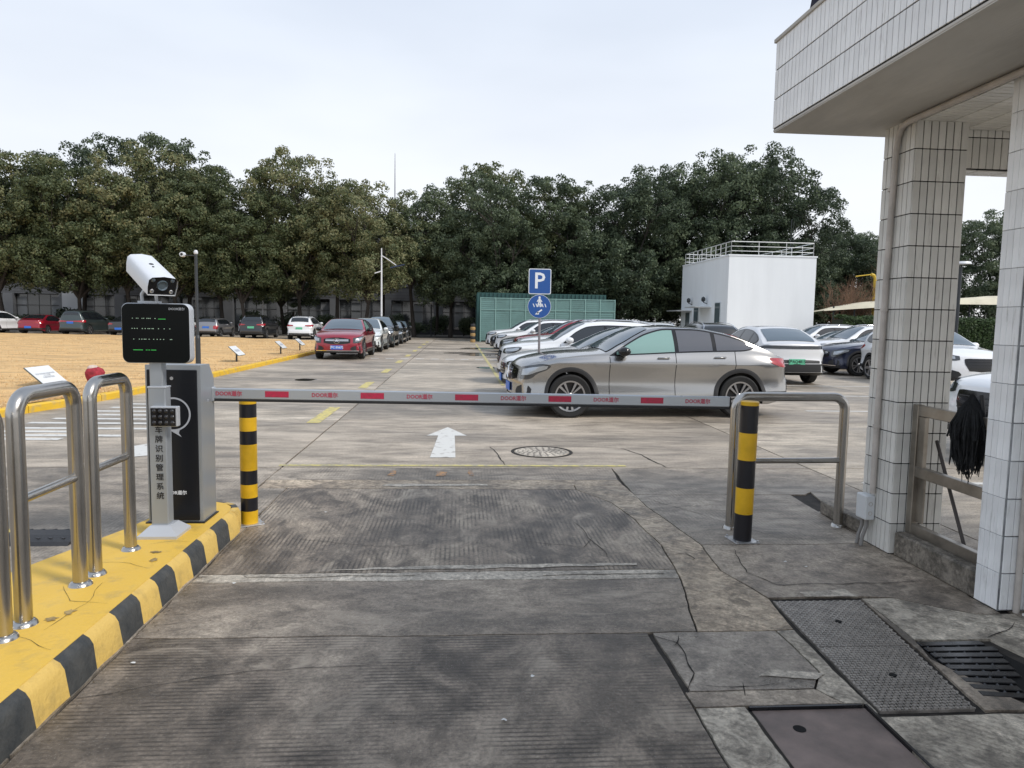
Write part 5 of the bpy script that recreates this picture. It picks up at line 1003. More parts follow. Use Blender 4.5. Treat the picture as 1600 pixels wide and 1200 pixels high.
q = MB(); q.tube([(.02, -.05, .52), (.05, -.12, .1), (.06, -.14, -.5)], .012, 8); q.build('handle', PLASTIC, t)
t = empty('broom', (3.32, 4.30, .02), 0, 'dark broom leaning inside the steel gate with its handle slanting left', 'broom')
q = MB(); q.tube([(.0, .0, .16), (.02, .38, .82)], .012, 8); q.build('handle', M('dark_handle', (.05, .04, .035), .5), t, 50)
q = MB(); rnd = random.Random(9)
for k in range(120): x, y = rnd.uniform(-.02, .02), rnd.uniform(-.11, .05); q.tube([(x*.5, y*.4, .18), (x*1.5, y, .0)], [.006, .003], 3, cap=False)
q.build('bristles', MOP, t, recalc=False)
# dark flag on the roof
FLG = M('navy_flag_cloth', (.012, .013, .03), .8)
t = empty('roof_flag', (2.62, 5.22, 3.73), 0, 'furled dark flag beside a pale pole standing on the canopy roof edge', 'flag')
q = MB(); q.tube([(.03, 0, 0), (.05, 0, 1.6)], .014, 10); q.build('pole', M('pale_pole', (.5, .42, .36), .4), t, 40)
q = MB(); vs = []; 
for i in range(9):
    for k in range(12): a = 2*PI*k/12; z = .02+i*.17; r = (.07-.004*i)*(1+.25*math.sin(3*a+i)); vs.append((-.045+r*.9*math.cos(a)+.01*i, r*math.sin(a)*.6, z))
q.add(vs, [(i*12+k, i*12+(k+1) % 12, (i+1)*12+(k+1) % 12, (i+1)*12+k) for i in range(8) for k in range(12)]+[tuple(range(12))]); q.build('cloth', FLG, t, 60)
# ------------------------------------------------------------------ far buildings
WWALL = M('white_render', (.82, .85, .87), .8, var=.04, vs=.35, stretch=(3, 3, .5), bump=.1, bs=8); WRAIL = M('pale_rail_paint', (.62, .63, .62), .4, .3); WGL = M('dim_window_glass', (.10, .13, .14), .1, spec=.8); DOORM = M('white_door', (.60, .64, .66), .5)
BX0, BX1, BY0, BY1, BH = 17.25, 23.05, 45.0, 54.6, 6.0
t = empty('white_building', (20, 49, 0), 0, 'plain white flat roofed block with a steel railing round its roof', 'building')
t.location = (0, 0, 0)
q = MB(); q.box(((BX0+BX1)/2, (BY0+BY1)/2, BH/2), (BX1-BX0, BY1-BY0, BH)); q.build('wall', WWALL, t)
q = MB(); q.box(((BX0+BX1)/2, BY0+.06, BH+.04), (BX1-BX0+.12, .2, .09)); q.box((BX0+.06, (BY0+BY1)/2, BH+.04), (.2, BY1-BY0-.1, .09)); q.box((BX1-.06, (BY0+BY1)/2, BH+.04), (.2, BY1-BY0-.1, .09)); q.build('coping', WWALL, t)
for a, b, n in (((BX0+.15, BY0+.15), (BX1-.15, BY0+.15), 3), ((BX0+.15, BY0+.15), (BX0+.15, BY1-.15), 10), ((BX1-.15, BY0+.15), (BX1-.15, BY1-.15), 6), ((BX0+.15, BY1-.15), (BX1-.15, BY1-.15), 5)):
    A, B = Vector((*a, 0)), Vector((*b, 0))
    for k in range(n+1):
        p = A.lerp(B, k/n); q = MB(); q.tube([p+Vector((0, 0, BH+.05)), p+Vector((0, 0, BH+.92))], .024, 8); q.build('railing_post', WRAIL, t)
    for z in (.32, .62, .92): q = MB(); q.tube([A+Vector((0, 0, BH+z)), B+Vector((0, 0, BH+z))], .028 if z > .9 else .02, 8); q.build('railing_bar', WRAIL, t)
for y, w, h, nm in ((46.6, .9, 3.0, 'door'), (50.9, .9, 2.8, 'door'), (52.8, .9, 2.4, 'door')):
    q = MB(); q.box((BX0-.02, y, h/2+.02), (.08, w+.14, h+.08)); f = q.build('door_frame', DOORM, t); q = MB(); q.box((BX0-.07, y, h/2), (.03, w, h)); q.build('door', WGL, t)
for y0, y1, z in ((48.0, 50.3, 2.75), (52.0, 54.8, 2.55)): q = MB(); q.box((BX0-.55, (y0+y1)/2, z), (1.1, y1-y0, .07)); q.build('door_canopy', WRAIL, t)
for y in (48.8, 52.0): q = MB(); q.lathe([(0, -.12), (.14, -.10), (.2, 0), (.14, .1), (0, .12)], axis='X', c=(BX0-.28, y, 3.3), n=12); q.tube([(BX0, y, 3.0), (BX0-.28, y, 3.1), (BX0-.28, y, 3.3)], .03, 6); q.build('wall_lamp', DK, t, 50)
q = MB(); q.box((BX1+.04, BY0+.2, 4.9), (.1, .12, .5)); q.tube([(BX1+.02, BY0+.1, 0), (BX1+.02, BY0+.1, 5.8)], .04, 6); q.build('downpipe', WRAIL, t)
t = empty('aerial', (0, 0, 0), 0, 'thin dark aerials standing on the right roof corner of the white block', 'aerial')
q = MB(); q.tube([(22.2, 47, 6.0), (22.2, 47, 8.7)], .02, 5); q.tube([(22.5, 47.3, 6.0), (22.5, 47.3, 8.6)], .015, 5); q.build('rod', DK, t)
# teal screen fence with panels
TEAL = M('teal_panel', (.15, .27, .255), .5, var=.14, vs=.8); TEALF = M('pale_teal_frame', (.24, .40, .37), .5); TEALD = M('dark_teal_cladding', (.025, .085, .08), .5)
t = empty('teal_enclosure', (0, 0, 0), 0, 'teal panelled screen enclosure with pale frames at the end of the parked row', 'enclosure')
for k in range(9):
    x0 = 1.52+k*1.1; 
    for z0, z1 in ((.1, 2.35), (2.38, 3.15)):
        q = MB(); q.box((x0+.55, 52.0, (z0+z1)/2), (1.04, .05, z1-z0))
        pn = q.build('screen_panel', TEAL, t); q = MB()
        for i in range(int((z1-z0)/.15)): q.box((x0+.55, 51.965, z0+.08+i*.15), (1.0, .03, .05))
        q.build('slats', TEAL, pn)
    q = MB(); q.box((x0, 51.96, 1.62), (.06, .09, 3.24)); q.build('frame_post', TEALF, t)
q = MB(); q.box((1.52+9.9, 51.96, 1.62), (.06, .09, 3.24)); q.build('frame_post', TEALF, t)
for z in (2.365, 3.2): q = MB(); q.box((6.47, 51.95, z), (9.96, .08, .05)); q.build('frame_rail', TEALF, t)
q = MB(); q.box((6.1, 55, 1.8), (9.6, 4.6, 3.62)); q.build('shed_wall', TEALD, t); q = MB()
for k in range(32): q.box((1.35+k*.305, 52.66, 1.8), (.13, .06, 3.60))
q.build('corrugations', TEALD, t)
t = empty('striped_marker_post', (.95, 50.5, 0), 0, 'short post with yellow and dark rings at the left end of the teal enclosure', 'marker post')
for k in range(6): q = MB(); q.lathe([(.0, k*.22), (.16, k*.22), (.19, k*.22+.11), (.16, k*.22+.22), (0, k*.22+.22)], n=12); q.build('ring', M('marker_tan', (.36, .23, .09), .7) if k == 0 else (bpy.data.materials['marker_tan'] if k % 2 == 0 else PLASTIC), t, 60)
# grey office block behind the trees
GT = M('grey_facade_tile', (.12, .123, .13), .6, var=.2, vs=.5); GTL = M('paler_facade_tile', (.17, .175, .185), .6, var=.15, vs=.5); GLN = M('facade_joint', (.07, .07, .075), .8); OWG = M('office_glass', (.03, .035, .04), .08, spec=.9); BLIND = M('pale_blind', (.20, .21, .22), .7)
t = empty('office_block', (0, 0, 0), 0, 'long grey tiled office block half hidden behind the row of trees', 'building')
FX0, FX1, FY = -62, 3.5, 73.0
q = MB(); q.box(((FX0+FX1)/2, FY+6, 5.2), (FX1-FX0, 11.2, 10.4)); q.build('core_wall', GLN, t)
for z0, z1 in ((3.4, 4.62), (4.74, 6.15), (8.2, 9.6), (9.7, 10.6)): q = MB(); q.box(((FX0+FX1)/2, FY+.18, (z0+z1)/2), (FX1-FX0, .36, z1-z0)); s_ = q.build('spandrel', GTL if z0 in (4.74, 9.7) else GT, t)
q = MB(); 
for z in [3.6+.3*k for k in range(9)]+[8.4+.3*k for k in range(7)]: q.box(((FX0+FX1)/2, FY-.004, z), (FX1-FX0, .012, .02))
q.build('tile_joints', GLN, t)
bw = 5.2; nb = int((FX1-FX0)/bw)
for k in range(nb+1):
    x = FX1-k*bw; q = MB(); q.box((x-.45, FY+.06, 1.7), (.9, .6, 3.4)); q.build('pier', GTL, t); q = MB(); q.box((x-.45, FY+.2, 7.17), (.9, .38, 2.05)); q.build('pier', GT, t)
    if k == nb: break
    for z0, z1, nw in ((.5, 3.38, 4), (6.17, 8.18, 4)):
        fr = None
        for i in range(nw):
            ww = (bw-.9)/nw; xc = x-.9-ww*(i+.5); q = MB(); q.box((xc, FY+.36, (z0+z1)/2), (ww-.06, .06, z1-z0-.1)); w_ = q.build('window', OWG, t)
            if (k*7+i*3) % 5 < 2: q = MB(); q.box((xc, FY+.32, (z0+z1)/2), (ww-.2, .02, (z1-z0)*.8)); q.build('blind', BLIND, w_)
        q = MB(); q.box((x-.9-(bw-.9)/2, FY+.3, z0+(z1-z0)*.62), (bw-.9, .08, .07)); q.build('window_bar', GLN, t)
q = MB(); q.box((-37.6, FY-.3, 1.9), (1.9, .5, 3.7)); q.build('pale_pier', M('pale_cladding', (.5, .52, .55), .6), t)
t = empty('roof_mast', (-7.2, 80, 10), 0, 'thin mast rising above the trees left of the middle', 'mast'); q = MB(); q.tube([(0, 0, 0), (0, 0, 6), (0, 0, 9.5)], [.09, .07, .03], 6); q.build('mast_rod', M('mast_grey', (.4, .4, .42), .5), t)
t = empty('far_white_building', (0, 0, 0), 0, 'white building glimpsed through the tree branches above the P sign', 'building')
q = MB(); q.box((12.5, 118, 7), (18, 8, 14)); q.build('wall', WWALL, t)
for i in range(5):
    for z in (2.5, 6, 9.5): q = MB(); q.box((5.5+i*3.4, 113.9, z), (1.8, .15, 1.6)); q.build('window', WGL, t)
# street lights and posts
t = empty('street_light', (-5.4, 50, 0), 0, 'tall white street light with a solar panel arm beside the parked row', 'street light'); WPOL = M('white_pole', (.72, .73, .75), .4)
q = MB(); q.tube([(0, 0, 0), (0, 0, 4.8), (0, 0, 6.4)], [.07, .055, .035], 10); q.build('pole', WPOL, t, 40); q = MB(); q.tube([(0, 0, 5.9), (.35, 0, 5.7), (1.0, 0, 5.25)], .03, 6); q.build('panel_arm', WPOL, t)
q = MB(); q.box((1.1, 0, 5.18), (1.0, .7, .05), Matrix.Rotation(R_(-14), 3, 'Y')); q.build('solar_panel', M('solar_blue', (.03, .05, .12), .2), t); q = MB(); q.box((-.25, 0, 4.75), (.45, .18, .06), Matrix.Rotation(R_(-18), 3, 'Y')); q.build('lamp_head', WPOL, t)
for i, (x, y, z, lb) in enumerate([(-2.6, 66, 3.1, 'low globe garden lamp on a dark post in front of the office block'), (23.4, 32, 4.7, 'dark lamp post seen between the two tiled pillars')]):
    t = empty('garden_lamp', (x, y, 0), 0, lb, 'lamp post', 'dark garden lamp posts'); q = MB(); q.tube([(0, 0, 0), (0, 0, z-.2)], .06 if i == 0 else .08, 8); q.build('pole', DK, t); q = MB(); q.lathe([(0, -.2), (.16, -.12), (.2, 0), (.14, .13), (0, .18)] if i == 0 else [(0, -.05), (.45, -.05), (.4, .06), (0, .08)], c=(0, 0, z-.05), n=12); q.build('lamp_head', WPOL, t, 50)
for i, (x, y, h) in enumerate([(-17.2, 64, 4.4), (-10.4, 62, 2.4)]): t = empty('white_post', (x, y, 0), 0, ['slender pale post among the trees behind the black hatchback', 'short white post showing above the roof of the red car'][i], 'post', 'pale posts in front of the trees'); q = MB(); q.tube([(0, 0, 0), (0, 0, h)], .06, 8); q.build('pole', WPOL, t)
# right-hand backdrop: tarpaulin roofs, hedge, yellow pipe, bare shrub, roof rail
TARP = M('cream_tarpaulin', (.62, .57, .43), .75, var=.15, vs=.8)
for i, (x0, x1, y, z0, z1, lb) in enumerate([(23.7, 29.0, 45, 2.6, 3.35, 'cream curved tarpaulin roof tapering to a point right of the white block'), (29.3, 42, 46, 3.2, 3.95, 'cream tarpaulin roof seen between the two tiled pillars')]):
    t = empty('tarpaulin_roof', (0, 0, 0), 0, lb, 'canopy', 'cream tarpaulin roofs'); q = MB(); n = 14; vs = []
    for k in range(n+1):
        f = k/n; x = x0+(x1-x0)*f; top = z0+(z1-z0)*math.sin(min(1, f*1.15)*PI/2)+(.02*math.sin(k*2)); low = z0-.02+.5*f*(1 if i == 0 else .1)*(.9 if i == 0 else 1)
        for (yy, zz) in ((-1.6*f-.1, low-.0), (-1.2*f, (low+top)/2+.05), (0, top), (2.0, top-.1)): vs.append((x, y+yy, zz))
    q.add(vs, [(a*4+b, a*4+b+1, (a+1)*4+b+1, (a+1)*4+b) for a in range(n) for b in range(3)]); q.build('sheet', TARP, t, 60)
    for k in range(4): q = MB(); xx = x0+(x1-x0)*(.15+.27*k); q.tube([(xx, y+.2, 0), (xx, y+.2, z0+(z1-z0)*.4)], .06, 6); q.build('support_post', DK, t)
YP = M('yellow_pipe_paint', (.62, .42, .04), .5)
t = empty('yellow_pipe', (28.3, 47.0, 0), 0, 'yellow bent gas pipe rising behind the cream tarpaulin roof', 'pipe'); q = MB(); q.tube([(0, 0, 0), (0, 0, 4.9), (-.12, 0, 5.1), (-.3, 0, 5.15)], .11, 8); q.build('riser', YP, t, 50); q = MB(); q.tube([(-.3, 0, 5.15), (-1.4, 0, 5.0)], .035, 6); q.build('branch_pipe', YP, t)
t = empty('platform_railing', (0, 0, 0), 0, 'grey pipe railing on a raised platform just left of the far pillar', 'railing')
for k in range(7): q = MB(); q.tube([(28.9+k*.8, 47.5, 3.0), (28.9+k*.8, 47.5, 4.9)], .03, 6); q.build('railing_post', WRAIL, t)
for z in (3.6, 4.2, 4.8): q = MB(); q.tube([(28.9, 47.5, z), (33.7, 47.5, z)], .025, 6); q.build('railing_bar', WRAIL, t)
q = MB(); q.box((31.3, 47.6, 1.5), (4.9, .3, 3.0)); q.build('platform', GT, t)
t = empty('slim_lamp_post', (30.3, 46.5, 0), 0, 'tall thin pale lamp post beside the yellow pipe', 'lamp post'); q = MB(); q.tube([(0, 0, 0), (0, 0, 6.6), (.4, 0, 6.7)], .035, 6); q.build('pole', WRAIL, t)
# ------------------------------------------------------------------ vegetation
def leafmat(name, c1, c2, c3, vs=.9):
    m = bpy.data.materials.new(name); m.use_nodes = True; nt = m.node_tree; L = nt.links.new; nt.nodes.clear()
    o = nn(nt, 'ShaderNodeOutputMaterial'); tc = nn(nt, 'ShaderNodeNewGeometry'); n1 = nn(nt, 'ShaderNodeTexNoise', Scale=vs, Detail=3, Roughness=.6); L(tc.outputs['Position'], n1.inputs['Vector'])
    oi = nn(nt, 'ShaderNodeObjectInfo'); ri = nn(nt, 'ShaderNodeMapRange'); ri.inputs['To Min'].default_value = -.12; ri.inputs['To Max'].default_value = .12; L(oi.outputs['Random'], ri.inputs['Value'])
    rp = nn(nt, 'ShaderNodeMapRange'); rp.inputs['To Min'].default_value = -.16; rp.inputs['To Max'].default_value = .16; L(tc.outputs['Random Per Island'], rp.inputs['Value'])
    a = nn(nt, 'ShaderNodeMath', operation='ADD'); L(n1.outputs['Fac'], a.inputs[0]); L(ri.outputs[0], a.inputs[1]); b = nn(nt, 'ShaderNodeMath', operation='ADD'); L(a.outputs[0], b.inputs[0]); L(rp.outputs[0], b.inputs[1])
    r = nn(nt, 'ShaderNodeValToRGB'); e = r.color_ramp.elements; e[0].position = .32; e[0].color = (*c1, 1); e[1].position = .52; e[1].color = (*c2, 1); x = e.new(.76); x.color = (*c3, 1); L(b.outputs[0], r.inputs[0])
    d = nn(nt, 'ShaderNodeBsdfPrincipled', Roughness=.55); d.inputs['Specular IOR Level'].default_value = .35; L(r.outputs[0], d.inputs['Base Color']); tr = nn(nt, 'ShaderNodeBsdfTranslucent'); L(r.outputs[0], tr.inputs[0]); mx = nn(nt, 'ShaderNodeMixShader'); mx.inputs[0].default_value = .28; L(d.outputs[0], mx.inputs[1]); L(tr.outputs[0], mx.inputs[2]); L(mx.outputs[0], o.inputs[0]); return m
LEAF_A = leafmat('olive_leaves', (.060, .080, .034), (.125, .152, .070), (.25, .24, .12)); LEAF_B = leafmat('dark_leaves', (.045, .066, .040), (.090, .122, .068), (.155, .19, .105)); LEAF_C = leafmat('hedge_leaves', (.030, .055, .016), (.055, .095, .028), (.10, .14, .045), 3)
BARK = M('tree_bark', (.05, .042, .036), .9, var=.4, vs=2, bump=.6, bs=8, stretch=(1, 1, .3)); TWIG = M('bare_twigs', (.21, .125, .08), .85, var=.3, vs=3)
def rsph(r):
    while True:
        v = Vector((r.uniform(-1, 1), r.uniform(-1, 1), r.uniform(-1, 1)))
        if .05 < v.length < 1: return v.normalized()
def add_leaf(q, p, n, s, r):
    t = n.orthogonal().normalized(); t = Matrix.Rotation(r.uniform(0, 2*PI), 3, n) @ t; b = n.cross(t)
    q.v += [tuple(p+t*s), tuple(p+b*s*.5), tuple(p-t*s*.8), tuple(p-b*s*.5)]; i = len(q.v)-4; q.f.append((i, i+1, i+2, i+3)); q.m.append(0)
def tree_proto(seed, rx, zlo, zhi, ncl, nl, leaf, clr=(.62, 1.2), gap=.0, ls=.125):
    r = random.Random(seed); t = empty('broadleaf_tree', (0, 0, 0)); q = MB(); cz = (zlo+zhi)/2; rz = (zhi-zlo)/2; cl = []
    # a crown of several billowing lobes, each made of leaf clumps
    lobes = [(Vector((0, 0, zlo+rz*1.35)), rx*.62)]+[(Vector((math.cos(a)*rx*.52, math.sin(a)*rx*.52, cz+rz*r.uniform(-.55, .45))), rx*r.uniform(.40, .55)) for a in [2*PI*k/7+r.uniform(-.3, .3) for k in range(7)]]+[(Vector((math.cos(a)*rx*.4, math.sin(a)*rx*.4, zlo+rz*.35)), rx*.38) for a in [2*PI*k/4+r.uniform(-.4, .4) for k in range(4)]]
    for k in range(ncl):
        c, R = lobes[k % len(lobes)]; v = rsph(r); 
        if v.z < -.5 and r.random() < .6: v.z = -v.z
        p = c+v*R*r.uniform(.72, 1.04); p.z = min(max(p.z, zlo), zhi); cl.append((p, r.uniform(*clr)*.62, v))
    for p, R, out in cl:
        if r.random() < gap: continue
        m = int(nl*(R/.7)**2)
        for i in range(m):
            v = rsph(r); v = (v+out*.35+Vector((0, 0, .25))).normalized(); d = Vector((v.x*1.15, v.y*1.15, v.z*.95)); pos = p+d*R*r.uniform(.55, 1.02)
            n = (v*1.0+rsph(r)*.75).normalized(); add_leaf(q, pos, n, ls*r.uniform(.7, 1.25), r)
    q.build('crown', leaf, t, recalc=False)
    q = MB(); h0 = zlo*r.uniform(.8, 1.0); lean = Vector((r.uniform(-.35, .35), r.uniform(-.3, .3), 0)); top = lean+Vector((0, 0, h0)); q.tube([(0, 0, -.1), lean*.5+Vector((0, 0, h0*.5)), top], [.24, .17, .14], 9)
    for c, R in lobes[:9]:
        mid = top.lerp(c, .5)+Vector((r.uniform(-.3, .3), r.uniform(-.3, .3), r.uniform(0, .7))); q.tube([top, mid, c], [.14, .08, .035], 6, cap=False)
        for k in range(5): v = rsph(r); v.z = abs(v.z)*.6; q.tube([mid.lerp(c, .5+.1*k), c+v*R*.5, c+v*R*.95], [.04, .028, .012], 4, cap=False)
    q.build('trunk', BARK, t, 50, recalc=False); return t
TP = [tree_proto(1, 5.1, 3.6, 15.4, 440, 150, LEAF_A), tree_proto(2, 5.4, 2.8, 15.2, 450, 150, LEAF_B), tree_proto(3, 4.4, 5.0, 14.5, 230, 130, LEAF_A, gap=.12), tree_proto(4, 5.7, 1.6, 15.7, 540, 150, LEAF_B, clr=(.62, 1.15)), tree_proto(5, 4.9, 3.3, 15.2, 430, 150, LEAF_A)]
used = set()
def tree(kind, x, y, s, rz, label, sz=1, group='trees along the far side of the car park'):
    src = TP[kind]
    if kind in used: o = copy_tree(src)
    else: o = src; used.add(kind)
    o.location = (x, y, 0); o.rotation_euler = (0, 0, rz); o.scale = (s, s, s*sz); tag(o, label, 'tree', group); return o
rt = random.Random(31)
# kind, x, y, scale, height factor, label
TREES = [
 (0, -40.5, 61, 1.0, 1.00, 'olive green tree cut off by the left picture edge'), (4, -36.3, 60, 1.02, .98, 'leafy tree over the white SUV at the far left'), (1, -32.4, 64, 1.08, 1.02, 'dark tree rising behind the red sedan'),
 (0, -30.0, 59, .92, .98, 'olive tree with pinkish trunk over the red sedan'), (4, -26.6, 60.5, 1.04, 1.02, 'tall olive tree above the dark people carrier'), (1, -24.0, 65, 1.06, 1.03, 'dark tree behind, directly above the tilted camera'),
 (4, -22.6, 59.5, .92, 1.0, 'olive tree just right of the tilted camera'), (0, -19.6, 61, .95, .96, 'olive tree behind the slim camera post'), (4, -17.0, 58.5, .84, .96, 'low spreading olive tree behind the small grey hatchback'),
 (1, -15.6, 65, .90, .98, 'dark tree filling the gap above the black hatchback'), (0, -13.2, 60.5, .99, 1.03, 'taller olive tree with open top above the white SUV with the dark window'), (2, -10.4, 61.5, .93, 1.0, 'thin topped tree above the red car'),
 (4, -7.7, 58.5, .90, .97, 'olive tree directly left of the white street light'), (2, -3.9, 62, .92, .96, 'dark forked tree right of the street light, gaps in its crown'), (1, -.8, 63, .94, 1.02, 'dark tree left of the parking sign with forked trunk'),
 (2, 2.4, 66, 1.08, 1.03, 'taller sparse tree with sky showing through, behind the parking sign'), (1, 3.2, 59.5, .86, .98, 'rounded dark tree behind the left part of the teal enclosure'), (4, 7.0, 63, .97, .97, 'tree above the middle of the teal enclosure'),
 (1, 9.9, 60.5, .95, .96, 'dark dense tree above the right part of the teal enclosure'), (3, 13.2, 60, .97, .94, 'dense dark tree right of the teal enclosure'), (3, 16.6, 63, 1.03, .98, 'tall dense tree behind the left side of the white block'),
 (3, 20.3, 62, 1.06, 1.03, 'big rounded dark tree behind the white block'), (3, 24.3, 61.5, 1.08, 1.05, 'highest dark tree right of the middle, crown above the white block railing'), (3, 27.0, 63, 1.04, 1.02, 'dark tree behind the right roof corner of the white block'),
 (1, 28.6, 60.5, .90, .96, 'dark tree at the right edge of the tall clump'), (3, 36.5, 69, .82, .92, 'lower dark tree between the tall clump and the far pillar'), (1, 40.5, 70, .80, .95, 'lower dark tree beside the far pillar'),
 (3, 49.5, 62, .90, .95, 'dark tree seen between the two tiled pillars, left one'), (1, 53.5, 63, .88, .92, 'dark tree seen between the two tiled pillars, right one'), (3, 58.5, 64, .9, .9, 'dark tree mostly hidden by the near pillar'), (3, 45.0, 66, .85, .92, 'dark tree hidden behind the far pillar'),
]
for i, (k, x, y, s, sz, lb) in enumerate(TREES): tree(k, x, y, s, rt.uniform(0, 6.28), lb, sz)
for i, x in enumerate([6, 10.5, 15, 19.5, 24, 28.5, 33, 37.5]): tree(3, x, 68+rt.uniform(-1, 2), .80, rt.uniform(0, 6), ['first', 'second', 'third', 'fourth', 'fifth', 'sixth', 'seventh', 'eighth'][i]+' dark tree from the left in the second row behind the tall clump', .82, 'second row of dark trees')
# low shrubs along the building and under the trees
def shrub_proto(seed, rx, h, n, leaf, name='shrub', ls=.07):
    r = random.Random(seed); t = empty(name, (0, 0, 0)); q = MB(); cs = [(Vector((r.uniform(-.7, .7)*rx, r.uniform(-.5, .5)*rx, h*r.uniform(.3, .72))), h*r.uniform(.26, .36)) for k in range(9)]
    for i in range(n): c, R = cs[i % 9]; v = rsph(r); p = c+v*R*r.uniform(.6, 1.05); p.z = max(.03, p.z); add_leaf(q, p, (v+rsph(r)*.6).normalized(), ls*r.uniform(.7, 1.4), r)
    q.build('foliage', leaf, t, recalc=False); q = MB()
    for k in range(6): c, R = cs[k]; q.tube([(0, 0, 0), c*.5, c], [.03, .02, .01], 4, cap=False)
    q.build('stem', BARK, t, recalc=False); return t
SP = shrub_proto(1, 1.2, 1.7, 1500, LEAF_B, ls=.10); rs_ = random.Random(8)
for i, x in enumerate([-44, -40.5, -37, -33.5, -30, -26, -22.5, -19, -15.5, -12.6, -8.5, -6.2, -4.2, -2.2, 0.0, 1.4]):
    o = SP if i == 0 else copy_tree(SP); o.location = (x+rs_.uniform(-.5, .5), (66 if x < -7 else 69.5)+rs_.uniform(-1, 1), 0); o.rotation_euler = (0, 0, rs_.uniform(0, 6)); o.scale = (rs_.uniform(.9, 1.5),)*2+(rs_.uniform(.8, 1.3),)
    tag(o, ['dark shrub behind the white SUV at the far left', 'dark shrub behind the red saloon', 'dark shrub left of the people carrier roof', 'dark shrub behind the people carrier', 'dark shrub left of the black display', 'dark shrub behind the black display', 'dark shrub right of the black display', 'dark shrub behind the grey hatchback', 'dark shrub behind the black hatchback', 'dark shrub left of the red SUV roof', 'dark shrub behind the red SUV', 'dark shrub right of the red SUV roof', 'dark shrub just left of the street light foot', 'dark shrub at the right of the street light foot', 'dark shrub below the globe garden lamp', 'dark shrub beside the striped marker post'][i], 'shrub', 'dark shrubs along the office block')
# palm-like dark fan plants in front of the office block
t0 = None
for i, (x, y, z, s) in enumerate([(-4.1-2.9, 66.5, 4.4, 1), (.9-3.0, 67.5, 4.1, 1.05), (-14.6, 64, 2.0, .9)]):
    if t0 is None:
        t0 = empty('fan_palm', (0, 0, 0)); q = MB(); q.tube([(0, 0, -3.5), (0, 0, 0)], .13, 8); q.build('trunk', BARK, t0); q = MB(); r = random.Random(3)
        for k in range(34):
            a = r.uniform(0, 2*PI); el = r.uniform(-.6, 1.2); L_ = r.uniform(.8, 1.25); d = Vector((math.cos(a)*math.cos(el), math.sin(a)*math.cos(el), math.sin(el))); w = Vector((-math.sin(a), math.cos(a), 0))
            for j in range(9): f = -1+j/4; e = (d+w*f*.55-Vector((0, 0, .12+abs(f)*.2))).normalized(); b = d*L_*.45; q.add([b, b+e*L_*.5+w*.035, b+e*L_*.8-Vector((0, 0, .1)), b+e*L_*.5-w*.035], [(0, 1, 2, 3)])
        q.build('fronds', LEAF_B, t0, recalc=False); o = t0
    else: o = copy_tree(t0)
    o.location = (x, y, z); o.scale = (s, s, s); tag(o, ['dark fan palm right behind the white street light', 'dark fan palm between the two forked trees', 'low dark fan palm behind the black hatchback'][i], 'palm', 'fan palms in front of the office block')
# hedge at right
t = empty('clipped_hedge', (0, 0, 0), 0, 'long clipped green hedge behind the cars on the right', 'hedge'); q = MB(); r = random.Random(5)
for i in range(26000):
    x = r.uniform(23.4, 44); f = r.random(); z, y = (r.uniform(.2, 2.15), 42.0-abs(r.gauss(0, .06))) if f < .6 else (2.15+r.gauss(0, .05), r.uniform(42, 43.5)); z += .06*math.sin(x*3)+.05*noise.noise(Vector((x*2, y, z)))
    add_leaf(q, Vector((x, y, z)), (Vector((0, -1 if f < .6 else -.2, .4 if f < .6 else 1))+rsph(r)*.8).normalized(), r.uniform(.05, .11), r)
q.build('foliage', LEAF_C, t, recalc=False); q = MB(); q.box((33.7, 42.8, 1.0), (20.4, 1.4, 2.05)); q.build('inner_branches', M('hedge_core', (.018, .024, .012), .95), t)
# bare reddish shrub
t = empty('bare_shrub', (26.4, 46.8, 0), 0, 'leafless reddish brown shrub right of the white block', 'shrub'); q = MB(); r = random.Random(17)
def branch(p, d, L_, rad, n):
    p2 = p+d*L_; q.tube([p, p.lerp(p2, .5)+rsph(r)*L_*.06, p2], [rad, rad*.8, rad*.6], 4, cap=False)
    if n: 
        for k in range(3): branch(p.lerp(p2, r.uniform(.5, 1)), (d+rsph(r)*.55+Vector((0, 0, .12))).normalized(), L_*r.uniform(.6, .82), rad*.6, n-1)
for k in range(15): a = r.uniform(0, 2*PI); branch(Vector((r.uniform(-1.4, 1.4), r.uniform(-.4, .4), 0)), Vector((math.cos(a)*.45, math.sin(a)*.3, 1)).normalized(), r.uniform(1.5, 2.3), .04, 4)
q.build('twigs', TWIG, t, recalc=False)
# ------------------------------------------------------------------ parked cars
GR = 'cars parked nose-out along the right of the lane'
place_car('coupe', 'silver', 3.38, 12.78, 183.5, 'champagne silver fastback SUV parked side-on just beyond the boom', GR, plates=[(1, 'blue', '')], name='parked_car')
place_car('sedan', 'white', 3.42, 15.55, 181, 'white car with black grille directly behind the silver fastback SUV', GR, plates=[(1, 'blue', '')], scale=1.06)
place_car('suv', 'white', 3.33, 18.7, 180, 'white SUV with dark wheel arch seen behind the parking sign pole', GR)
place_car('sedan', 'bluegrey', 3.6, 22.4, 180, 'blue grey saloon, nose lower than the white SUV in front of it', GR)
for kd, c, x, y, lb in [('suv', 'white', 4.35, 25.2, 'white saloon between the blue grey saloon and the red car on the right'), ('suv', 'red', 4.4, 27.9, 'red car in the right-hand row, its red roof and bonnet showing'), ('sedan', 'dark', 4.1, 30.6, 'dark saloon just beyond the red car in the right-hand row'), ('suv', 'white', 3.95, 33.6, 'white car beyond the red one in the right-hand row'), ('sedan', 'navy', 3.95, 36.7, 'dark blue car second from the far end of the right-hand row'), ('suv', 'white', 3.8, 40.0, 'farthest white car of the right-hand row, next to the teal enclosure')]:
    place_car(kd, c, x, y, 180, lb, GR)
GL = 'cars parked parallel along the lawn kerb'
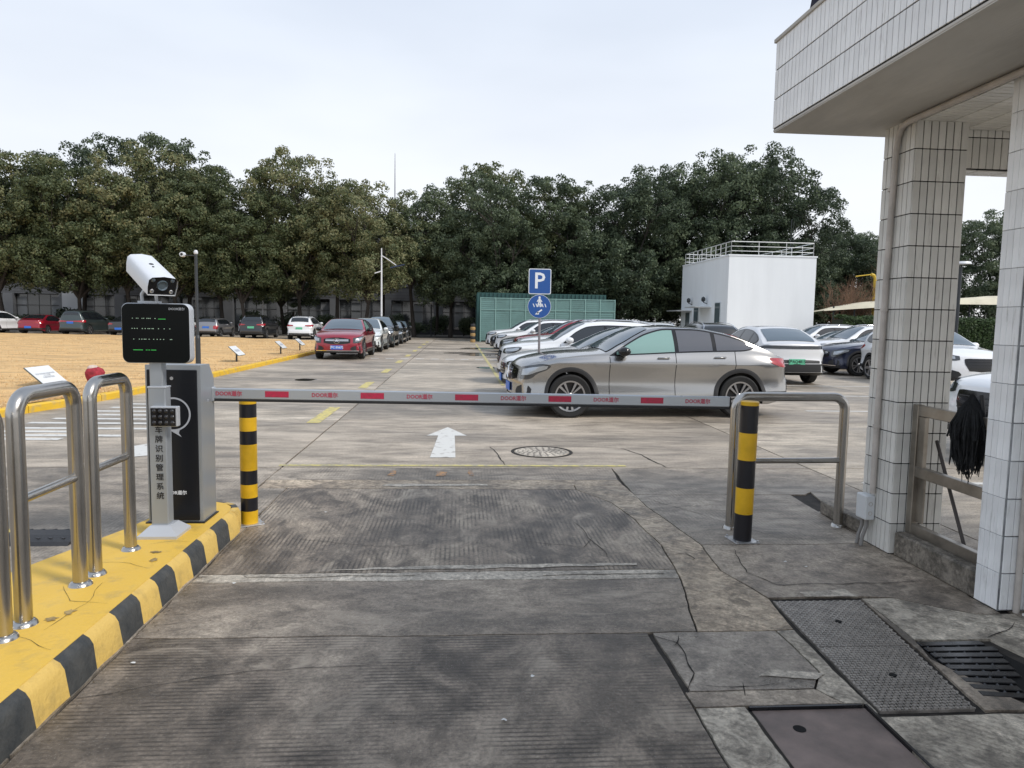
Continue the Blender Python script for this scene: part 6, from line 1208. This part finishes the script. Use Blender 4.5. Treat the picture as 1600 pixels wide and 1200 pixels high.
place_car('coupe', 'red', -4.66, 30.0, 270, 'wine red SUV with star grille facing the camera at the lawn kerb', GL, plates=[(1, 'blue', '沪C·3N672')])
place_car('ev', 'cream', -4.62, 35.9, 270, 'cream white car parked directly behind the wine red SUV', GL)
place_car('mpv', 'black', -4.50, 41.3, 270, 'tall black car with pale windscreen behind the cream white car', GL, scale=.97)
place_car('sedan', 'dark', -4.45, 46.9, 270, 'dark saloon behind the tall black car at the lawn kerb', GL)
place_car('sedan', 'black', -4.5, 52.3, 270, 'last dark car of the line along the lawn kerb', GL)
GF = 'cars parked tail towards the lawn at the far side'
for kd, c, x, y, h, lb, pl in [
 ('suv', 'white', -34.4, 56.0, 84, 'white SUV cut by the left picture edge beyond the lawn', None),
 ('sedan', 'white', -31.4, 61.5, 90, 'white roof peeping out between the white SUV and the red saloon', None),
 ('sedan', 'red', -31.0, 55.9, 92, 'wine red saloon tail-on beyond the lawn', [(0, 'blue', '')]),
 ('mpv', 'green', -27.8, 55.6, 90, 'large grey green people carrier beyond the lawn', [(0, 'blue', '')]),
 ('sedan', 'dark', -24.4, 55.3, 90, 'charcoal saloon just left of the black display', [(0, 'blue', '')]),
 ('suv', 'white', -21.0, 54.6, 90, 'white car between the black display and the small grey hatchback', None),
 ('mini', 'grey', -17.8, 53.6, 88, 'small grey hatchback with black roof and pink tail lights beyond the lawn', [(0, 'blue', '')]),
 ('suv', 'white', -17.5, 62.5, 272, 'white SUV facing the camera farther back between two dark cars', None),
 ('suv', 'black', -14.6, 53.4, 90, 'black hatchback with a green number plate beyond the lawn', [(0, 'green', '')]),
 ('suv', 'white', -11.1, 52.6, 90, 'white SUV with wide dark rear window just left of the red SUV', [(0, 'green', '')])]:
    place_car(kd, c, x, y, h, lb, GF, plates=pl)
GQ = 'cars parked in the middle and right of the lot'
place_car('ev', 'evwhite', 9.08, 20.85, 90, 'warm white fastback electric car seen from behind with a green plate', GQ, plates=[(0, 'green', '沪AQ4815')])
place_car('suv', 'black', 9.1, 26.2, 90, 'black SUV roof with rails rising over the silver fastback SUV', GQ)
place_car('suv', 'cream', 8.5, 31.4, 90, 'pale SUV roof with rails left of the black roof', GQ)
place_car('coupe', 'navy', 14.5, 23.1, 181, 'dark navy car side-on with a star pattern wheel, left of the far pillar', GQ, scale=.97)
place_car('suv', 'white', 15.4, 26.4, 180, 'white SUV with dark mirror behind the navy car', GQ)
place_car('sedan', 'dark', 16.2, 29.4, 180, 'dark saloon behind the white SUV on the right', GQ)
place_car('suv', 'white', 17.0, 32.6, 180, 'white car farthest back between the white block and the hedge', GQ)
place_car('suv', 'white', 13.5, 19.6, 268, 'white SUV facing the camera between the two tiled pillars', GQ)
place_car('suv', 'white', 8.75, 8.35, 180, 'white car with a blue plate half hidden by the black mop', GQ, plates=[(1, 'blue', '沪A')])
drop_protos()
